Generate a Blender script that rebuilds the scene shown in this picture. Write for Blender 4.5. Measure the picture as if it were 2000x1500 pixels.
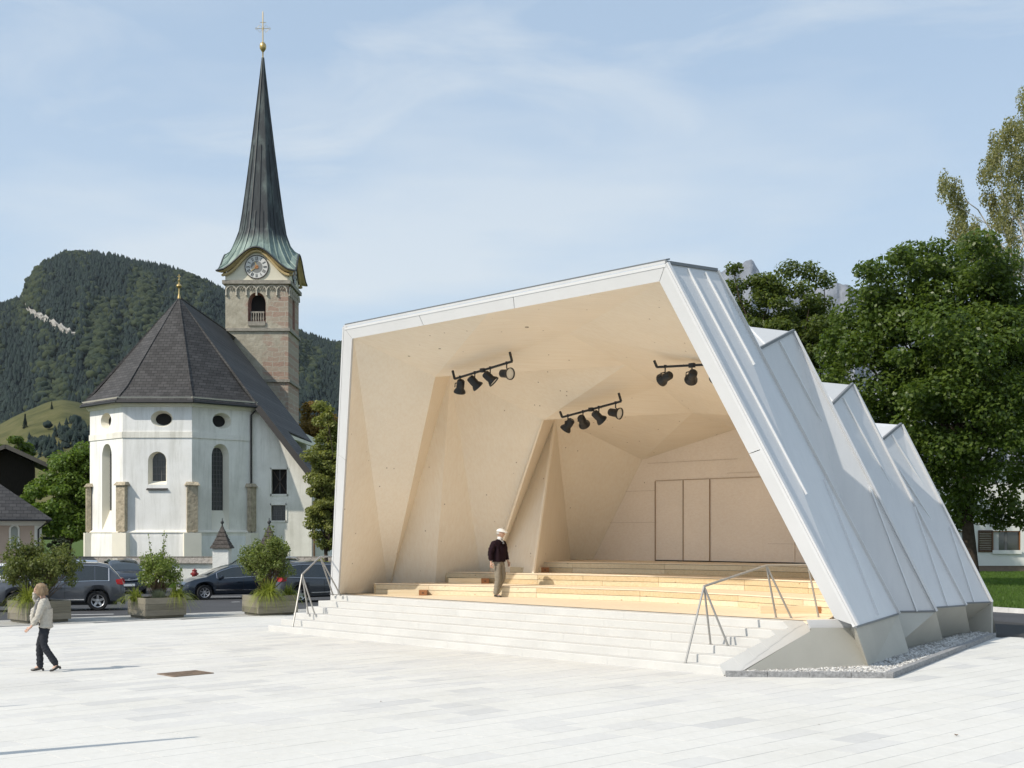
import bpy, bmesh, math, random
import numpy as np
from mathutils import Vector, Matrix
from mathutils.geometry import tessellate_polygon
R = math.radians
scene = bpy.context.scene
for o in list(bpy.data.objects): bpy.data.objects.remove(o)

# ---------------------------------------------------------------- camera
CAM_H, FOC, HORIZON = 2.65, 2500.0, 1040.0           # metres, pixels (of a 2000 wide picture), row of the horizon
cam = bpy.data.objects.new('camera', bpy.data.cameras.new('camera'))
scene.collection.objects.link(cam); scene.camera = cam
cam.location = (0, 0, CAM_H); cam.rotation_euler = (R(90), 0, 0)
cam.data.sensor_width = 36; cam.data.lens = 36 * FOC / 2000
cam.data.shift_y = (HORIZON - 750) / 2000
cam.data.clip_start = .1; cam.data.clip_end = 40000

# ---------------------------------------------------------------- sky and sun
SUN_EL, SUN_AZ = R(42.5), R(-121.5)                    # azimuth from +Y towards +X
sun_dir = Vector((math.sin(SUN_AZ)*math.cos(SUN_EL), math.cos(SUN_AZ)*math.cos(SUN_EL), math.sin(SUN_EL)))
world = bpy.data.worlds.new('World'); scene.world = world; world.use_nodes = True
nt = world.node_tree; nt.nodes.clear()
def N(t, kind, **kw):
    n = t.nodes.new(kind)
    for k, v in kw.items(): setattr(n, k, v)
    return n
def mathn(t, op, a, b=None, clamp=False):
    n = N(t, 'ShaderNodeMath', operation=op, use_clamp=clamp)
    for i, s in enumerate((a, b)):
        if s is None: continue
        if isinstance(s, (int, float)): n.inputs[i].default_value = s
        else: t.links.new(s, n.inputs[i])
    return n.outputs[0]
def mixc(t, f, a, b, mode='MIX'):
    n = N(t, 'ShaderNodeMix', data_type='RGBA', blend_type=mode)
    for i, s in ((0, f), (6, a), (7, b)):
        if isinstance(s, (int, float)): n.inputs[i].default_value = s
        elif isinstance(s, (tuple, list)): n.inputs[i].default_value = (*s[:3], 1)
        else: t.links.new(s, n.inputs[i])
    return n.outputs[2]
def ramp(t, f, stops):
    n = N(t, 'ShaderNodeValToRGB'); t.links.new(f, n.inputs[0])
    e = n.color_ramp.elements
    while len(e) < len(stops): e.new(.5)
    for q, (p, c) in zip(e, stops):
        q.position = p; q.color = (*c, 1) if isinstance(c, (tuple, list)) else (c, c, c, 1)
    return n.outputs[0]
sky = N(nt, 'ShaderNodeTexSky', sky_type='NISHITA', sun_disc=False, sun_elevation=SUN_EL, sun_rotation=SUN_AZ,
        altitude=600, air_density=1.0, dust_density=1.6, ozone_density=1.0)
geo = N(nt, 'ShaderNodeTexCoord')
mp = N(nt, 'ShaderNodeMapping'); nt.links.new(geo.outputs['Generated'], mp.inputs[0])
mp.inputs['Scale'].default_value = (1.6, 1.6, 5.5); mp.inputs['Rotation'].default_value = (0, R(14), R(20)); mp.inputs['Location'].default_value = (0.65, 4.82, 3.29)
c1 = N(nt, 'ShaderNodeTexNoise'); c1.inputs['Scale'].default_value = 2.3; c1.inputs['Detail'].default_value = 9
c1.inputs['Roughness'].default_value = .58; c1.inputs['Distortion'].default_value = .7
nt.links.new(mp.outputs[0], c1.inputs['Vector'])
wisp = ramp(nt, c1.outputs[0], [(.50, 0.0), (.72, 1.0)])
mp2 = N(nt, 'ShaderNodeMapping'); nt.links.new(geo.outputs['Generated'], mp2.inputs[0])
mp2.inputs['Scale'].default_value = (2.0, 2.0, 9.0); mp2.inputs['Location'].default_value = (2.91, 1.36, 5.86)
c2 = N(nt, 'ShaderNodeTexNoise'); c2.inputs['Scale'].default_value = 1.3; c2.inputs['Detail'].default_value = 5
nt.links.new(mp2.outputs[0], c2.inputs['Vector'])
bank = ramp(nt, c2.outputs[0], [(.47, 0.0), (.66, 1.0)])
sep = N(nt, 'ShaderNodeSeparateXYZ'); nt.links.new(geo.outputs['Generated'], sep.inputs[0])
low = ramp(nt, sep.outputs[2], [(0.0, 1.0), (.16, .9), (.34, .35), (.6, .25)])      # more cloud and haze towards the horizon, all round
m1 = mathn(nt, 'MULTIPLY', wisp, .5)
m2 = mathn(nt, 'MULTIPLY', mathn(nt, 'MULTIPLY', bank, low), .9)
cm = mathn(nt, 'MAXIMUM', m1, m2, True)
base_sky = mixc(nt, .55, sky.outputs[0], (2.75, 3.7, 4.75))        # thin high haze evens the blue
col = mixc(nt, cm, base_sky, (4.7, 4.95, 5.1))
veil = mixc(nt, mathn(nt, 'MULTIPLY', low, .45), col, (4.2, 4.75, 5.1))
bg = N(nt, 'ShaderNodeBackground'); bg.inputs['Strength'].default_value = .142
nt.links.new(veil, bg.inputs[0])
wo = N(nt, 'ShaderNodeOutputWorld'); nt.links.new(bg.outputs[0], wo.inputs[0])

sun = bpy.data.objects.new('sun', bpy.data.lights.new('sun', 'SUN')); scene.collection.objects.link(sun)
sun.data.energy = 3.45; sun.data.angle = R(.53); sun.data.color = (1, .93, .82)
sun.rotation_euler = sun_dir.to_track_quat('Z', 'Y').to_euler()
sun.location = (-30, -10, 40)
scene.view_settings.view_transform = 'Standard'; scene.view_settings.look = 'None'
scene.view_settings.exposure = 0.30; scene.view_settings.gamma = 1
scene.view_settings.use_curve_mapping = False
scene.cycles.max_bounces = 7; scene.cycles.diffuse_bounces = 4; scene.cycles.transparent_max_bounces = 8

# ---------------------------------------------------------------- helpers
C = scene.collection
def tag(o, label=None, cat=None, group=None, kind=None):
    if label: o['label'] = label
    if cat: o['category'] = cat
    if group: o['group'] = group
    if kind: o['kind'] = kind
    return o
def thing(name, loc, label, cat, group=None, rz=0.0, local=False):
    o = bpy.data.objects.new(name, None); C.objects.link(o)
    o.location = loc; o.rotation_euler = (0, 0, rz); o.empty_display_size = .3
    tag(o, label, cat, group); o.matrix_basis  # noqa
    o['_w'] = 0 if local else 1
    return o
def adopt(o, parent):
    o.parent = parent
    if parent.get('_w') and parent.type == 'EMPTY':
        o.matrix_parent_inverse = Matrix.Translation(-Vector(parent.location))
def link(name, me, mat=None, parent=None):
    o = bpy.data.objects.new(name, me); C.objects.link(o)
    if mat is not None:
        for m in (mat if isinstance(mat, (list, tuple)) else [mat]): me.materials.append(m)
    if parent is not None: adopt(o, parent)
    return o
def copy_tree(o, parent=None):
    c = o.copy(); C.objects.link(c)
    if parent is not None: c.parent = parent
    for ch in list(o.children): copy_tree(ch, c)
    return c
def quad_mesh(name, V, F):
    """fast mesh from numpy arrays: V (n,3); F (m,k) all of one size"""
    me = bpy.data.meshes.new(name); V = np.asarray(V, np.float32); F = np.asarray(F, np.int32)
    m, k = F.shape
    me.vertices.add(len(V)); me.vertices.foreach_set('co', V.ravel())
    me.loops.add(m*k); me.loops.foreach_set('vertex_index', F.ravel())
    me.polygons.add(m); me.polygons.foreach_set('loop_start', np.arange(0, m*k, k, dtype=np.int32))
    me.update(calc_edges=True); me.validate()
    return me
class MB:
    def __init__(s): s.v = []; s.f = []
    def add(s, vs, fs):
        b = len(s.v); s.v += [tuple(p) for p in vs]; s.f += [tuple(i+b for i in f) for f in fs]; return s
    def poly(s, pts): return s.add(pts, [tuple(range(len(pts)))])
    def box(s, lo, hi):
        (x0, y0, z0), (x1, y1, z1) = lo, hi
        return s.add([(x0,y0,z0),(x1,y0,z0),(x1,y1,z0),(x0,y1,z0),(x0,y0,z1),(x1,y0,z1),(x1,y1,z1),(x0,y1,z1)],
                     [(3,2,1,0),(4,5,6,7),(0,1,5,4),(1,2,6,5),(2,3,7,6),(3,0,4,7)])
    def obox(s, c, ax, ay, az):
        """box from centre and three half-axis vectors"""
        c, ax, ay, az = map(Vector, (c, ax, ay, az)); p = []
        for k in (-1, 1):
            for i, j in ((-1,-1),(1,-1),(1,1),(-1,1)): p.append(c + ax*i + ay*j + az*k)
        return s.add(p, [(3,2,1,0),(4,5,6,7),(0,1,5,4),(1,2,6,5),(2,3,7,6),(3,0,4,7)])
    def prism(s, base, top):
        n = len(base)
        return s.add(list(base)+list(top), [tuple(range(n))[::-1], tuple(range(n, 2*n))] + [(i,(i+1)%n,n+(i+1)%n,n+i) for i in range(n)])
    def extr(s, pts, vec):
        vec = Vector(vec); return s.prism(pts, [Vector(p)+vec for p in pts])
    def bar(s, a, b, w, h, up=(0,0,1)):
        a, b = Vector(a), Vector(b); d = (b-a); L = d.length; d.normalize()
        up = Vector(up); x = d.cross(up)
        if x.length < 1e-4: x = d.cross(Vector((1,0,0)))
        x.normalize(); y = x.cross(d)
        return s.obox((a+b)/2, x*w/2, d*L/2, y*h/2)
    def tube(s, pts, rad, n=8, cap=True):
        pts = [Vector(p) for p in pts]; rs = rad if isinstance(rad, (list, tuple)) else [rad]*len(pts)
        base = len(s.v); ref = None
        for i, p in enumerate(pts):
            d = (pts[min(i+1, len(pts)-1)] - pts[max(i-1, 0)]).normalized()
            if ref is None: ref = d.orthogonal().normalized()
            x = (ref - d*ref.dot(d)); x = x.normalized() if x.length > 1e-5 else d.orthogonal().normalized(); ref = x
            y = d.cross(x)
            for k in range(n):
                a = 2*math.pi*k/n; s.v.append(tuple(p + (x*math.cos(a) + y*math.sin(a))*rs[i]))
        for i in range(len(pts)-1):
            for k in range(n):
                a = base+i*n+k; b = base+i*n+(k+1)%n; s.f.append((a, b, b+n, a+n))
        if cap:
            s.f.append(tuple(base+k for k in range(n))[::-1]); e = base+(len(pts)-1)*n; s.f.append(tuple(e+k for k in range(n)))
        return s
    def lathe(s, prof, n=16, c=(0,0,0), axis='z', phase=0.0):
        """prof: list of (r, h)"""
        base = len(s.v); c = Vector(c)
        for r, h in prof:
            for k in range(n):
                a = 2*math.pi*k/n + phase; x, y = r*math.cos(a), r*math.sin(a)
                p = (x, y, h) if axis == 'z' else ((x, h, y) if axis == 'y' else (h, x, y))
                s.v.append(tuple(c + Vector(p)))
        for i in range(len(prof)-1):
            for k in range(n):
                a = base+i*n+k; b = base+i*n+(k+1)%n; s.f.append((a, b, b+n, a+n))
        return s
    def mesh(s, name, smooth=None):
        me = bpy.data.meshes.new(name); me.from_pydata(s.v, [], s.f); me.update()
        bm = bmesh.new(); bm.from_mesh(me); bmesh.ops.recalc_face_normals(bm, faces=bm.faces); bm.to_mesh(me); bm.free()
        if smooth is not None:
            for p in me.polygons: p.use_smooth = True
            me.set_sharp_from_angle(angle=R(smooth))
        return me
    def build(s, name, mat, parent=None, smooth=None):
        return link(name, s.mesh(name, smooth), mat, parent)

# points: the site was surveyed from the photograph; px/py are photograph pixels turned into real positions at a known height or depth
def at_z(px, py, z=0.0):
    Y = FOC*(CAM_H-z)/(py-HORIZON); return Vector(((px-1000)/FOC*Y, Y, z))
def at_Y(px, py, Y): return Vector(((px-1000)/FOC*Y, Y, CAM_H-(py-HORIZON)/FOC*Y))
# the pavilion's own axes: t along the front steps (to the right), d into the stage
PA = at_z(525, 1232); _b = at_z(1400, 1318)
U = Vector(((_b-PA).x, (_b-PA).y, 0)).normalized(); V = Vector((-U.y, U.x, 0))
def W(t, d, z=0.0): p = PA + U*t + V*d; return Vector((p.x, p.y, z))
def at_D(px, py, d):
    r = Vector(((px-1000)/FOC, 1, 0)); Y = (d + PA.dot(V))/r.dot(V); return at_Y(px, py, Y)
def at_T(px, py, t):
    r = Vector(((px-1000)/FOC, 1, 0)); Y = (t + PA.dot(U))/r.dot(U); return at_Y(px, py, Y)
def at_plane(px, py, p0, n):
    o = Vector((0, 0, CAM_H)); r = Vector(((px-1000)/FOC, 1, -(py-HORIZON)/FOC))
    return o + r*((Vector(p0)-o).dot(n)/r.dot(n))

# ---------------------------------------------------------------- materials
def pbsdf(name, rough=.7, metal=0.0, spec=.5):
    m = bpy.data.materials.new(name); m.use_nodes = True; t = m.node_tree; b = t.nodes['Principled BSDF']
    b.inputs['Roughness'].default_value = rough; b.inputs['Metallic'].default_value = metal
    b.inputs['Specular IOR Level'].default_value = spec
    return m, t, b
def coords(t, scale=(1,1,1), rot=(0,0,0), which='Object'):
    c = N(t, 'ShaderNodeTexCoord'); mp = N(t, 'ShaderNodeMapping'); t.links.new(c.outputs[which], mp.inputs[0])
    mp.inputs['Scale'].default_value = scale; mp.inputs['Rotation'].default_value = rot
    return mp.outputs[0]
def noise(t, vec, scale, detail=4, rough=.55, dist=0.0):
    n = N(t, 'ShaderNodeTexNoise'); n.inputs['Scale'].default_value = scale; n.inputs['Detail'].default_value = detail
    n.inputs['Roughness'].default_value = rough; n.inputs['Distortion'].default_value = dist
    if vec is not None: t.links.new(vec, n.inputs['Vector'])
    return n.outputs[0]
def bump(t, b, h, strength=.3, dist=.02):
    n = N(t, 'ShaderNodeBump'); n.inputs['Strength'].default_value = strength; n.inputs['Distance'].default_value = dist
    t.links.new(h, n.inputs['Height']); t.links.new(n.outputs[0], b.inputs['Normal'])
def sc(c, k): return tuple(min(1, x*k) for x in c)
def mat(name, c, rough=.7, metal=0.0, spec=.5, vs=3.0, va=.12, bs=None, bst=.25, bd=.02, stretch=(1,1,1), fine=0.0):
    m, t, b = pbsdf(name, rough, metal, spec); v = coords(t, stretch)
    col = ramp(t, noise(t, v, vs, 6, .6), [(.3, sc(c, 1-va)), (.7, sc(c, 1+va))])
    if fine:
        f = noise(t, v, 90, 2, .5)
        col = mixc(t, 1.0, col, ramp(t, f, [(.35, 1-fine), (.65, 1.0)]), 'MULTIPLY')
    t.links.new(col, b.inputs['Base Color'])
    if bs: bump(t, b, noise(t, v, bs, 4, .6), bst, bd)
    return m
def plain(name, c, rough=.5, metal=0.0, spec=.5):
    m, t, b = pbsdf(name, rough, metal, spec); b.inputs['Base Color'].default_value = (*c, 1); return m
def emitless_glass(name, c, rough=.05):
    m, t, b = pbsdf(name, rough, 0, .8); b.inputs['Base Color'].default_value = (*c, 1); b.inputs['Coat Weight'].default_value = .3; return m
def leafmat(name, c1, c2, trans=.35, rough=.55):
    m, t, b = pbsdf(name, rough, 0, .35)
    g = N(t, 'ShaderNodeNewGeometry'); v = coords(t)
    big = noise(t, v, .55, 3, .6)
    k = mathn(t, 'ADD', mathn(t, 'MULTIPLY', g.outputs['Random Per Island'], .55), mathn(t, 'MULTIPLY', big, .6))
    col = ramp(t, k, [(.25, c1), (.85, c2)])
    t.links.new(col, b.inputs['Base Color'])
    tr = N(t, 'ShaderNodeBsdfTranslucent'); t.links.new(mixc(t, .5, col, (c2[0]*1.6, c2[1]*1.7, c2[2]*.8)), tr.inputs[0])
    ms = N(t, 'ShaderNodeMixShader'); ms.inputs[0].default_value = trans
    t.links.new(b.outputs[0], ms.inputs[1]); t.links.new(tr.outputs[0], ms.inputs[2])
    t.links.new(ms.outputs[0], t.nodes['Material Output'].inputs[0])
    return m
UANG = math.atan2(U.y, U.x)
def timber(name, c, dark, stretch, rot=(0,0,0), knot=2.6, grain=1.0, rough=.6, ks=(1,1,1), kr=.045):
    m, t, b = pbsdf(name, rough, 0, .3)
    v = coords(t, stretch, rot); w = coords(t, ks, rot)
    g = noise(t, v, 3.0*grain, 6, .62, .25); g2 = noise(t, w, .45, 3, .6)
    col = ramp(t, g, [(.28, dark), (.62, c)])
    col = mixc(t, .35, col, ramp(t, g2, [(.3, sc(c, .86)), (.7, sc(c, 1.07))]))
    vo = N(t, 'ShaderNodeTexVoronoi'); vo.inputs['Scale'].default_value = knot; t.links.new(w, vo.inputs['Vector'])
    km = ramp(t, vo.outputs['Distance'], [(kr*.45, 1.0), (kr, 0.0)])
    sel = mathn(t, 'GREATER_THAN', vo.outputs['Color'], .42)
    col = mixc(t, mathn(t, 'MULTIPLY', mathn(t, 'MULTIPLY', km, sel), .75), col, (.19, .095, .04))
    t.links.new(col, b.inputs['Base Color'])
    bump(t, b, g, .05, .01)
    return m
CLTW = timber('spruce_panel_upright', (.90,.805,.67), (.83,.705,.55), (5,5,.30), knot=3.0, kr=.075)
CLTC = timber('spruce_panel_ceiling', (.90,.805,.67), (.835,.715,.56), (.30,5,5), (0,0,-UANG), knot=3.0, kr=.075)
CLTB = timber('spruce_panel_rear', (.90,.79,.68), (.82,.685,.56), (.3,5,7), (0,0,-UANG), knot=3.6, kr=.09)
PINE = [timber('pine_plank_%d' % i, c, d, (.5,9,9), (0,0,-UANG), knot=2.6, ks=(1,1.0,2.2), kr=.10) for i, (c, d) in enumerate((
        ((.70,.60,.43),(.57,.43,.26)), ((.66,.55,.37),(.53,.39,.22)), ((.73,.64,.47),(.62,.48,.31)), ((.61,.49,.31),(.48,.34,.18))))]
PINEDARK = timber('pine_plank_stained', (.33,.15,.065), (.25,.105,.04), (.5,9,9), (0,0,-UANG), knot=1.8)
DECK = timber('pine_deck', (.78,.66,.50), (.70,.56,.40), (.35,7,7), (0,0,-UANG), knot=1.5)
WHITEMETAL = mat('white_sheet_metal', (.62,.62,.62), .42, 0.0, .5, 1.2, .03, 2.2, .12, .02)
GREYMETAL = mat('grey_sheet_metal', (.665,.665,.668), .40, .0, .5, .8, .03, 1.3, .12, .03)
EDGE = plain('grey_edge_trim', (.20,.21,.22), .5, .4)
_t = GREYMETAL.node_tree; _b = _t.nodes['Principled BSDF']; _s = _b.inputs['Base Color'].links[0].from_socket
_n = noise(_t, coords(_t, (1.6,1.6,.12)), 2.4, 6, .7, .2); _t.links.new(mixc(_t, 1.0, _s, ramp(_t, _n, [(.3,(.95,.953,.956)),(.55,(1,1,1))]), 'MULTIPLY'), _b.inputs['Base Color'])
SEAM = plain('seam_metal', (.74,.745,.75), .38, .1)
CONC = mat('pale_step_concrete', (.565,.556,.53), .85, 0, .2, 1.1, .06, 40, .15, .004, fine=.06)
PLINTH = mat('beige_plinth_concrete', (.50,.48,.42), .9, 0, .2, .9, .06, 60, .2, .004, fine=.05)
RAIL = plain('brushed_steel', (.36,.35,.33), .45, .35)
BLACK = plain('black_powder_coat', (.012,.012,.013), .45)
LENS = plain('lamp_lens', (.78,.76,.70), .15, .2)
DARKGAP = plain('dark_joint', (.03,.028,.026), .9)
SLABM = [mat('paving_%s' % n, c, .9, 0, .15, 7, .035, 120, .12, .002, fine=.10) for n, c in
         (('white', (.675,.66,.62)), ('light', (.655,.642,.605)), ('pale_grey', (.632,.62,.592)), ('grey', (.583,.575,.557)))]
for _m in SLABM:
    t = _m.node_tree; b = t.nodes['Principled BSDF']; src = b.inputs['Base Color'].links[0].from_socket
    g_ = N(t, 'ShaderNodeNewGeometry'); st = noise(t, g_.outputs['Position'], .42, 6, .7, .4); sp = noise(t, g_.outputs['Position'], 4.5, 3, .6)
    col = mixc(t, 1.0, src, ramp(t, st, [(.34,(.94,.937,.925)),(.56,(1,1,1))]), 'MULTIPLY'); col = mixc(t, 1.0, col, ramp(t, sp, [(.22,(.88,.87,.85)),(.32,(1,1,1))]), 'MULTIPLY')
    t.links.new(col, b.inputs['Base Color'])
ASPH = mat('asphalt', (.075,.076,.080), .9, 0, .25, .6, .14, 150, .35, .006, fine=.25)
GRAVEL = mat('light_gravel', (.52,.51,.48), .95, 0, .15, 40, .25, 60, .9, .03, fine=.3)
LINE = mat('road_paint', (.74,.74,.72), .8, 0, .2, 6, .08)
GRASSG = mat('lawn_soil', (.075,.115,.03), .95, 0, .1, 1.2, .25, 60, .6, .03)
GRANITE = mat('granite', (.33,.33,.33), .85, 0, .3, 18, .35, 25, .8, .02, fine=.3)
PEBBLE = [mat('pebble_%d' % i, c, .85, 0, .2, 6, .15) for i, c in enumerate(((.33,.32,.30),(.48,.47,.45),(.62,.61,.585)))]
# ================================================================ SETTING
rng = np.random.default_rng(7); rnd = random.Random(11)
def sheet(name, pts, m, kind='structure'):
    return tag(MB().poly(pts).build(name, m), kind=kind)
# ground to the horizon
sheet('ground', [(-6000,-200,-.9),(6000,-200,-.9),(6000,9000,-.9),(-6000,9000,-.9)], GRASSG)
def asph_z(Y): return -.03 - max(0, Y-42)*.011
sheet('road', [(-90,30,-.03),(90,26,-.03),(90,42,-.03),(-90,42,-.03)], ASPH)
sheet('parking_area', [(-90,42,-.03),(90,42,-.03),(90,67,asph_z(67)),(-90,67,asph_z(67))], ASPH)
# plaza edge runs towards the church, parallel to the slabs
E0 = at_z(-120, 1229); E1 = at_z(247, 1213.5); ED = (E1-E0).normalized()
plaza_base = sheet('plaza', [(-40,-6,-.014),(40,-6,-.014),(40,31.5,-.014),(17,32.6,-.014),(14,40,-.014), tuple(E0+ED*26+Vector((0,0,-.014))), tuple(E0-ED*22+Vector((0,0,-.014)))], DARKGAP)
# gravel margin between plaza and asphalt
EN = Vector((-ED.y, ED.x, 0))
g = MB()
g.extr([E0-ED*22+Vector((0,0,-.2)), E0+ED*14+Vector((0,0,-.2)), E0+ED*12.5+EN*2.6+Vector((0,0,-.2)), E0+ED*5+EN*2.9+Vector((0,0,-.2)), E0-ED*22+EN*2.7+Vector((0,0,-.2))], (0,0,.186))
tag(g.build('gravel_margin', GRAVEL), kind='structure')
g = MB(); g.bar(E0-ED*22+Vector((0,0,-.005)), E0+ED*14+Vector((0,0,-.005)), .09, .02)
tag(g.build('drain_channel', plain('drain_metal', (.22,.22,.23), .6, .4)), 'slim dark drainage channel along the rear edge of the pale plaza', 'drain')

# paving slabs: rows .4 m wide along V, running bond
slabs = []
STEP_CUT_Y = 24.72
def in_plaza(p):
    if p.y < 11.5: return False
    if (p-E0).dot(EN) > -.06: return False
    if p.x > 0 and p.y > 32.2 - max(0, 17-p.x)*0: return False
    q = p-PA; t, d = q.dot(U), q.dot(V)
    if t > .5 and d > .9 and t < 13.2: return False
    if d > 2.6 and 10 < t < 14 : return False
    return abs(p.x) < .47*p.y+1.5
row = -60
for row in range(-75, 90):
    t0 = row*.4; d = -40 + rnd.random()
    while d < 22:
        L = rnd.choice((.6,.8,.9,1.0,1.2,1.2)); c = W(t0+.2, d+L/2)
        if in_plaza(c): slabs.append((t0, d, L, c))
        d += L
def slab_tone(c):
    k = min(1, max(0, (c.y-15.5)/5.5)); r = rnd.random()
    if c.x > 5: k *= .55
    if r < .03+.30*k: return 3 if rnd.random() < .35 else 2
    if r < .10+.72*k: return 1 if rnd.random() < .6 else 2
    return 0
slabs.sort(key=lambda s: s[3].y)
cache = {}; far = [MB() for _ in SLABM]; count = 0
for (t0, d, L, c) in slabs:
    k = slab_tone(c); px = 1000+FOC*c.x/c.y
    if count < 300 and -60 < px < 2060 and c.y > 14.2:
        key = (L, k)
        if key not in cache:
            b = MB(); w, l, e = .2-.0035, L/2-.0035, .0015
            lo = [(-w,-l,-.03),(w,-l,-.03),(w,l,-.03),(-w,l,-.03)]; mi = [(x,y,-e) for x,y,_ in lo]
            up = [(x*(1-e/w),y*(1-e/l),0) for x,y,_ in lo]
            b.add(lo+mi+up, [(8,9,10,11)]+[(i,(i+1)%4,4+(i+1)%4,4+i) for i in range(4)]+[(4+i,4+(i+1)%4,8+(i+1)%4,8+i) for i in range(4)])
            me = b.mesh('paving_slab'); me.materials.append(SLABM[k]); cache[key] = me
        o = bpy.data.objects.new('paving_slab', cache[key]); C.objects.link(o)
        o.location = (c.x, c.y, rnd.uniform(-.0012, .0008)); o.rotation_euler = (0, 0, UANG); o.parent = plaza_base; count += 1
    else:
        z = rnd.uniform(-.0012, .0008); e = .003
        P = [W(t0+e, d+e, z), W(t0+.4-e, d+e, z), W(t0+.4-e, d+L-e, z), W(t0+e, d+L-e, z)]
        far[k].extr([p-Vector((0,0,.02)) for p in P], (0,0,.02))
mb = MB(); mi = []
for k, f in enumerate(far): mi += [k]*len(f.f); mb.add(f.v, f.f)
me = bpy.data.meshes.new('paving_slabs'); me.from_pydata(mb.v, [], mb.f); me.polygons.foreach_set('material_index', mi); me.update()
o = link('paving_slabs', me, SLABM, plaza_base); o['kind'] = 'stuff'

# painted bay lines on the parking area
def line(a, b, w, label):
    a, b = Vector(a), Vector(b); n = (b-a).normalized(); n = Vector((-n.y, n.x, 0))*w/2; up = Vector((0,0,.004))
    return tag(MB().poly([a-n+up, b-n+up, b+n+up, a+n+up]).build('road_marking', LINE), label, 'road marking', 'painted lines')
def rz(px, py):                                     # on the sloping asphalt
    p = at_z(px, py, -.05)
    for _ in range(6): p = at_z(px, py, asph_z(p.y))
    return p
line(rz(128,1201), rz(222,1199.5), .16, 'white bay line on the asphalt nearest the left planter')
line(rz(128,1190.5), rz(176,1189), .14, 'short white bay line under the grey off-roader')
line(rz(392,1171), rz(470,1170), .13, 'white bay line in front of the dark blue hatchback')
line(rz(372,1166.5), rz(470,1165.5), .12, 'thin white bay line below the dark blue hatchback bumper')
line(rz(232,1148.5), rz(244,1149.5), .12, 'short white mark ahead of the dark blue people carrier')
line(rz(452,1176), rz(468,1175.6), .12, 'short white mark left of the right hand planter')
line(at_z(1965,1233,-.03), at_z(2040,1238,-.03), .12, 'white lane line on the road right of the pavilion')
# kerb and lawn on the right
k0, k1 = at_z(1925,1191.5), at_z(2150,1207)
kd = (k1-k0).normalized(); kn = Vector((-kd.y, kd.x, 0))
kerb = thing('road_kerb', k0, 'pale stone kerb between the right hand road and the lawn', 'kerb')
for i in range(9):
    b = MB(); b.extr([k0+kd*(i*1.0-2)+Vector((0,0,-.1)), k0+kd*(i*1.0-1.01)+Vector((0,0,-.1)), k0+kd*(i*1.0-1.01)+kn*.16+Vector((0,0,-.1)), k0+kd*(i*1.0-2)+kn*.16+Vector((0,0,-.1))], (0,0,.22))
    b.build('kerb_stone', mat('kerb_white_%d' % i, sc((.62,.61,.59), rnd.uniform(.92,1.05)), .9, bs=30, bst=.3), kerb)
sheet('path', [k0+kd*-9+kn*.17+Vector((0,0,.02)), k0+kd*25+kn*.17+Vector((0,0,.02)), k0+kd*25+kn*1.0+Vector((0,0,.02)), k0+kd*-9+kn*1.0+Vector((0,0,.02))], ASPH)
lawn = sheet('lawn', [k0+kd*-14+kn*1.0+Vector((0,0,.03)), k0+kd*45+kn*1.0+Vector((0,0,.03)), Vector((75,100,.03)), Vector((8,100,.03)), Vector((8,46,.03))], GRASSG)
LAWNG = leafmat('grass_blade', (.055,.095,.018), (.12,.20,.035), .4)
def blades(pts, h, w, lean=.5, seed=1):
    r = np.random.default_rng(seed); n = len(pts); a = r.uniform(0, 2*np.pi, n); hh = h*r.uniform(.5, 1.2, n)
    dx, dy = np.cos(a), np.sin(a); b = r.uniform(0, 2*np.pi, n); l = lean*hh*r.uniform(.2, 1, n)
    P = np.asarray(pts); A = P.copy(); A[:,0] -= dx*w/2; A[:,1] -= dy*w/2
    B = P.copy(); B[:,0] += dx*w/2; B[:,1] += dy*w/2
    T = P.copy(); T[:,0] += np.cos(b)*l; T[:,1] += np.sin(b)*l; T[:,2] += hh
    return np.stack([A,B,T],1).reshape(-1,3), np.arange(3*n).reshape(-1,3)
n = 26000
yy = rng.uniform(43, 84, n); xx = (rng.uniform(1880, 2030, n)-1000)/FOC*yy
pts = np.stack([xx, yy, np.full(n, .03)], 1); k0n = np.array(k0); sd = (pts-k0n)@np.array([kn.x,kn.y,0]); pts = pts[sd > 1.05]
Vv, Ff = blades(pts, .13, .035, .6, 3)
tag(link('lawn_grass', quad_mesh('lawn_grass', Vv, Ff), LAWNG), 'mown green grass under the maples right of the pavilion', 'grass', kind='stuff')

# ---------------------------------------------------------------- hills
def interp(pts, x): return np.interp(x, [p[0] for p in pts], [p[1] for p in pts])
SIL = [(x_+8, y_+13) for x_, y_ in ((-420,720),(-260,690),(-120,640),(-40,600),(0,592),(25,582),(42,572),(48,545),(66,520),(95,503),(118,492),(150,490),(180,492),(220,500),(260,510),(300,515),(345,528),(390,545),(440,572),(520,612),(590,652),(640,668),(680,668),(760,690),(900,730),(1100,770))]
HB = 1046.0
def hill_point(px, s, seedn):
    """s 0 (foot) .. 1 (crest) .. beyond 1 the far side"""
    Y = 1700 + 1700*s
    top = interp(SIL, px); f = np.clip(s, 0, 1)
    py = HB + (top-HB)*(1-(1-f)**1.7)
    w = np.sin(np.clip(s,0,1)*np.pi)
    py = py + w*(7*np.sin(px*.045+s*7)+5*np.sin(px*.11-s*13+1.3))
    z = CAM_H-(py-HORIZON)/FOC*Y - np.maximum(0, s-1)*1400
    return np.stack([(px-1000)/FOC*Y, Y, z], -1)
gx = np.linspace(-420, 1100, 150); gs = np.linspace(0, 1.25, 46)
GX, GS = np.meshgrid(gx, gs); P = hill_point(GX, GS, 0).reshape(-1,3)
ny, nx = GX.shape; idx = np.arange(nx*ny).reshape(ny, nx)
F = np.stack([idx[:-1,:-1], idx[:-1,1:], idx[1:,1:], idx[1:,:-1]], -1).reshape(-1,4)
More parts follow.
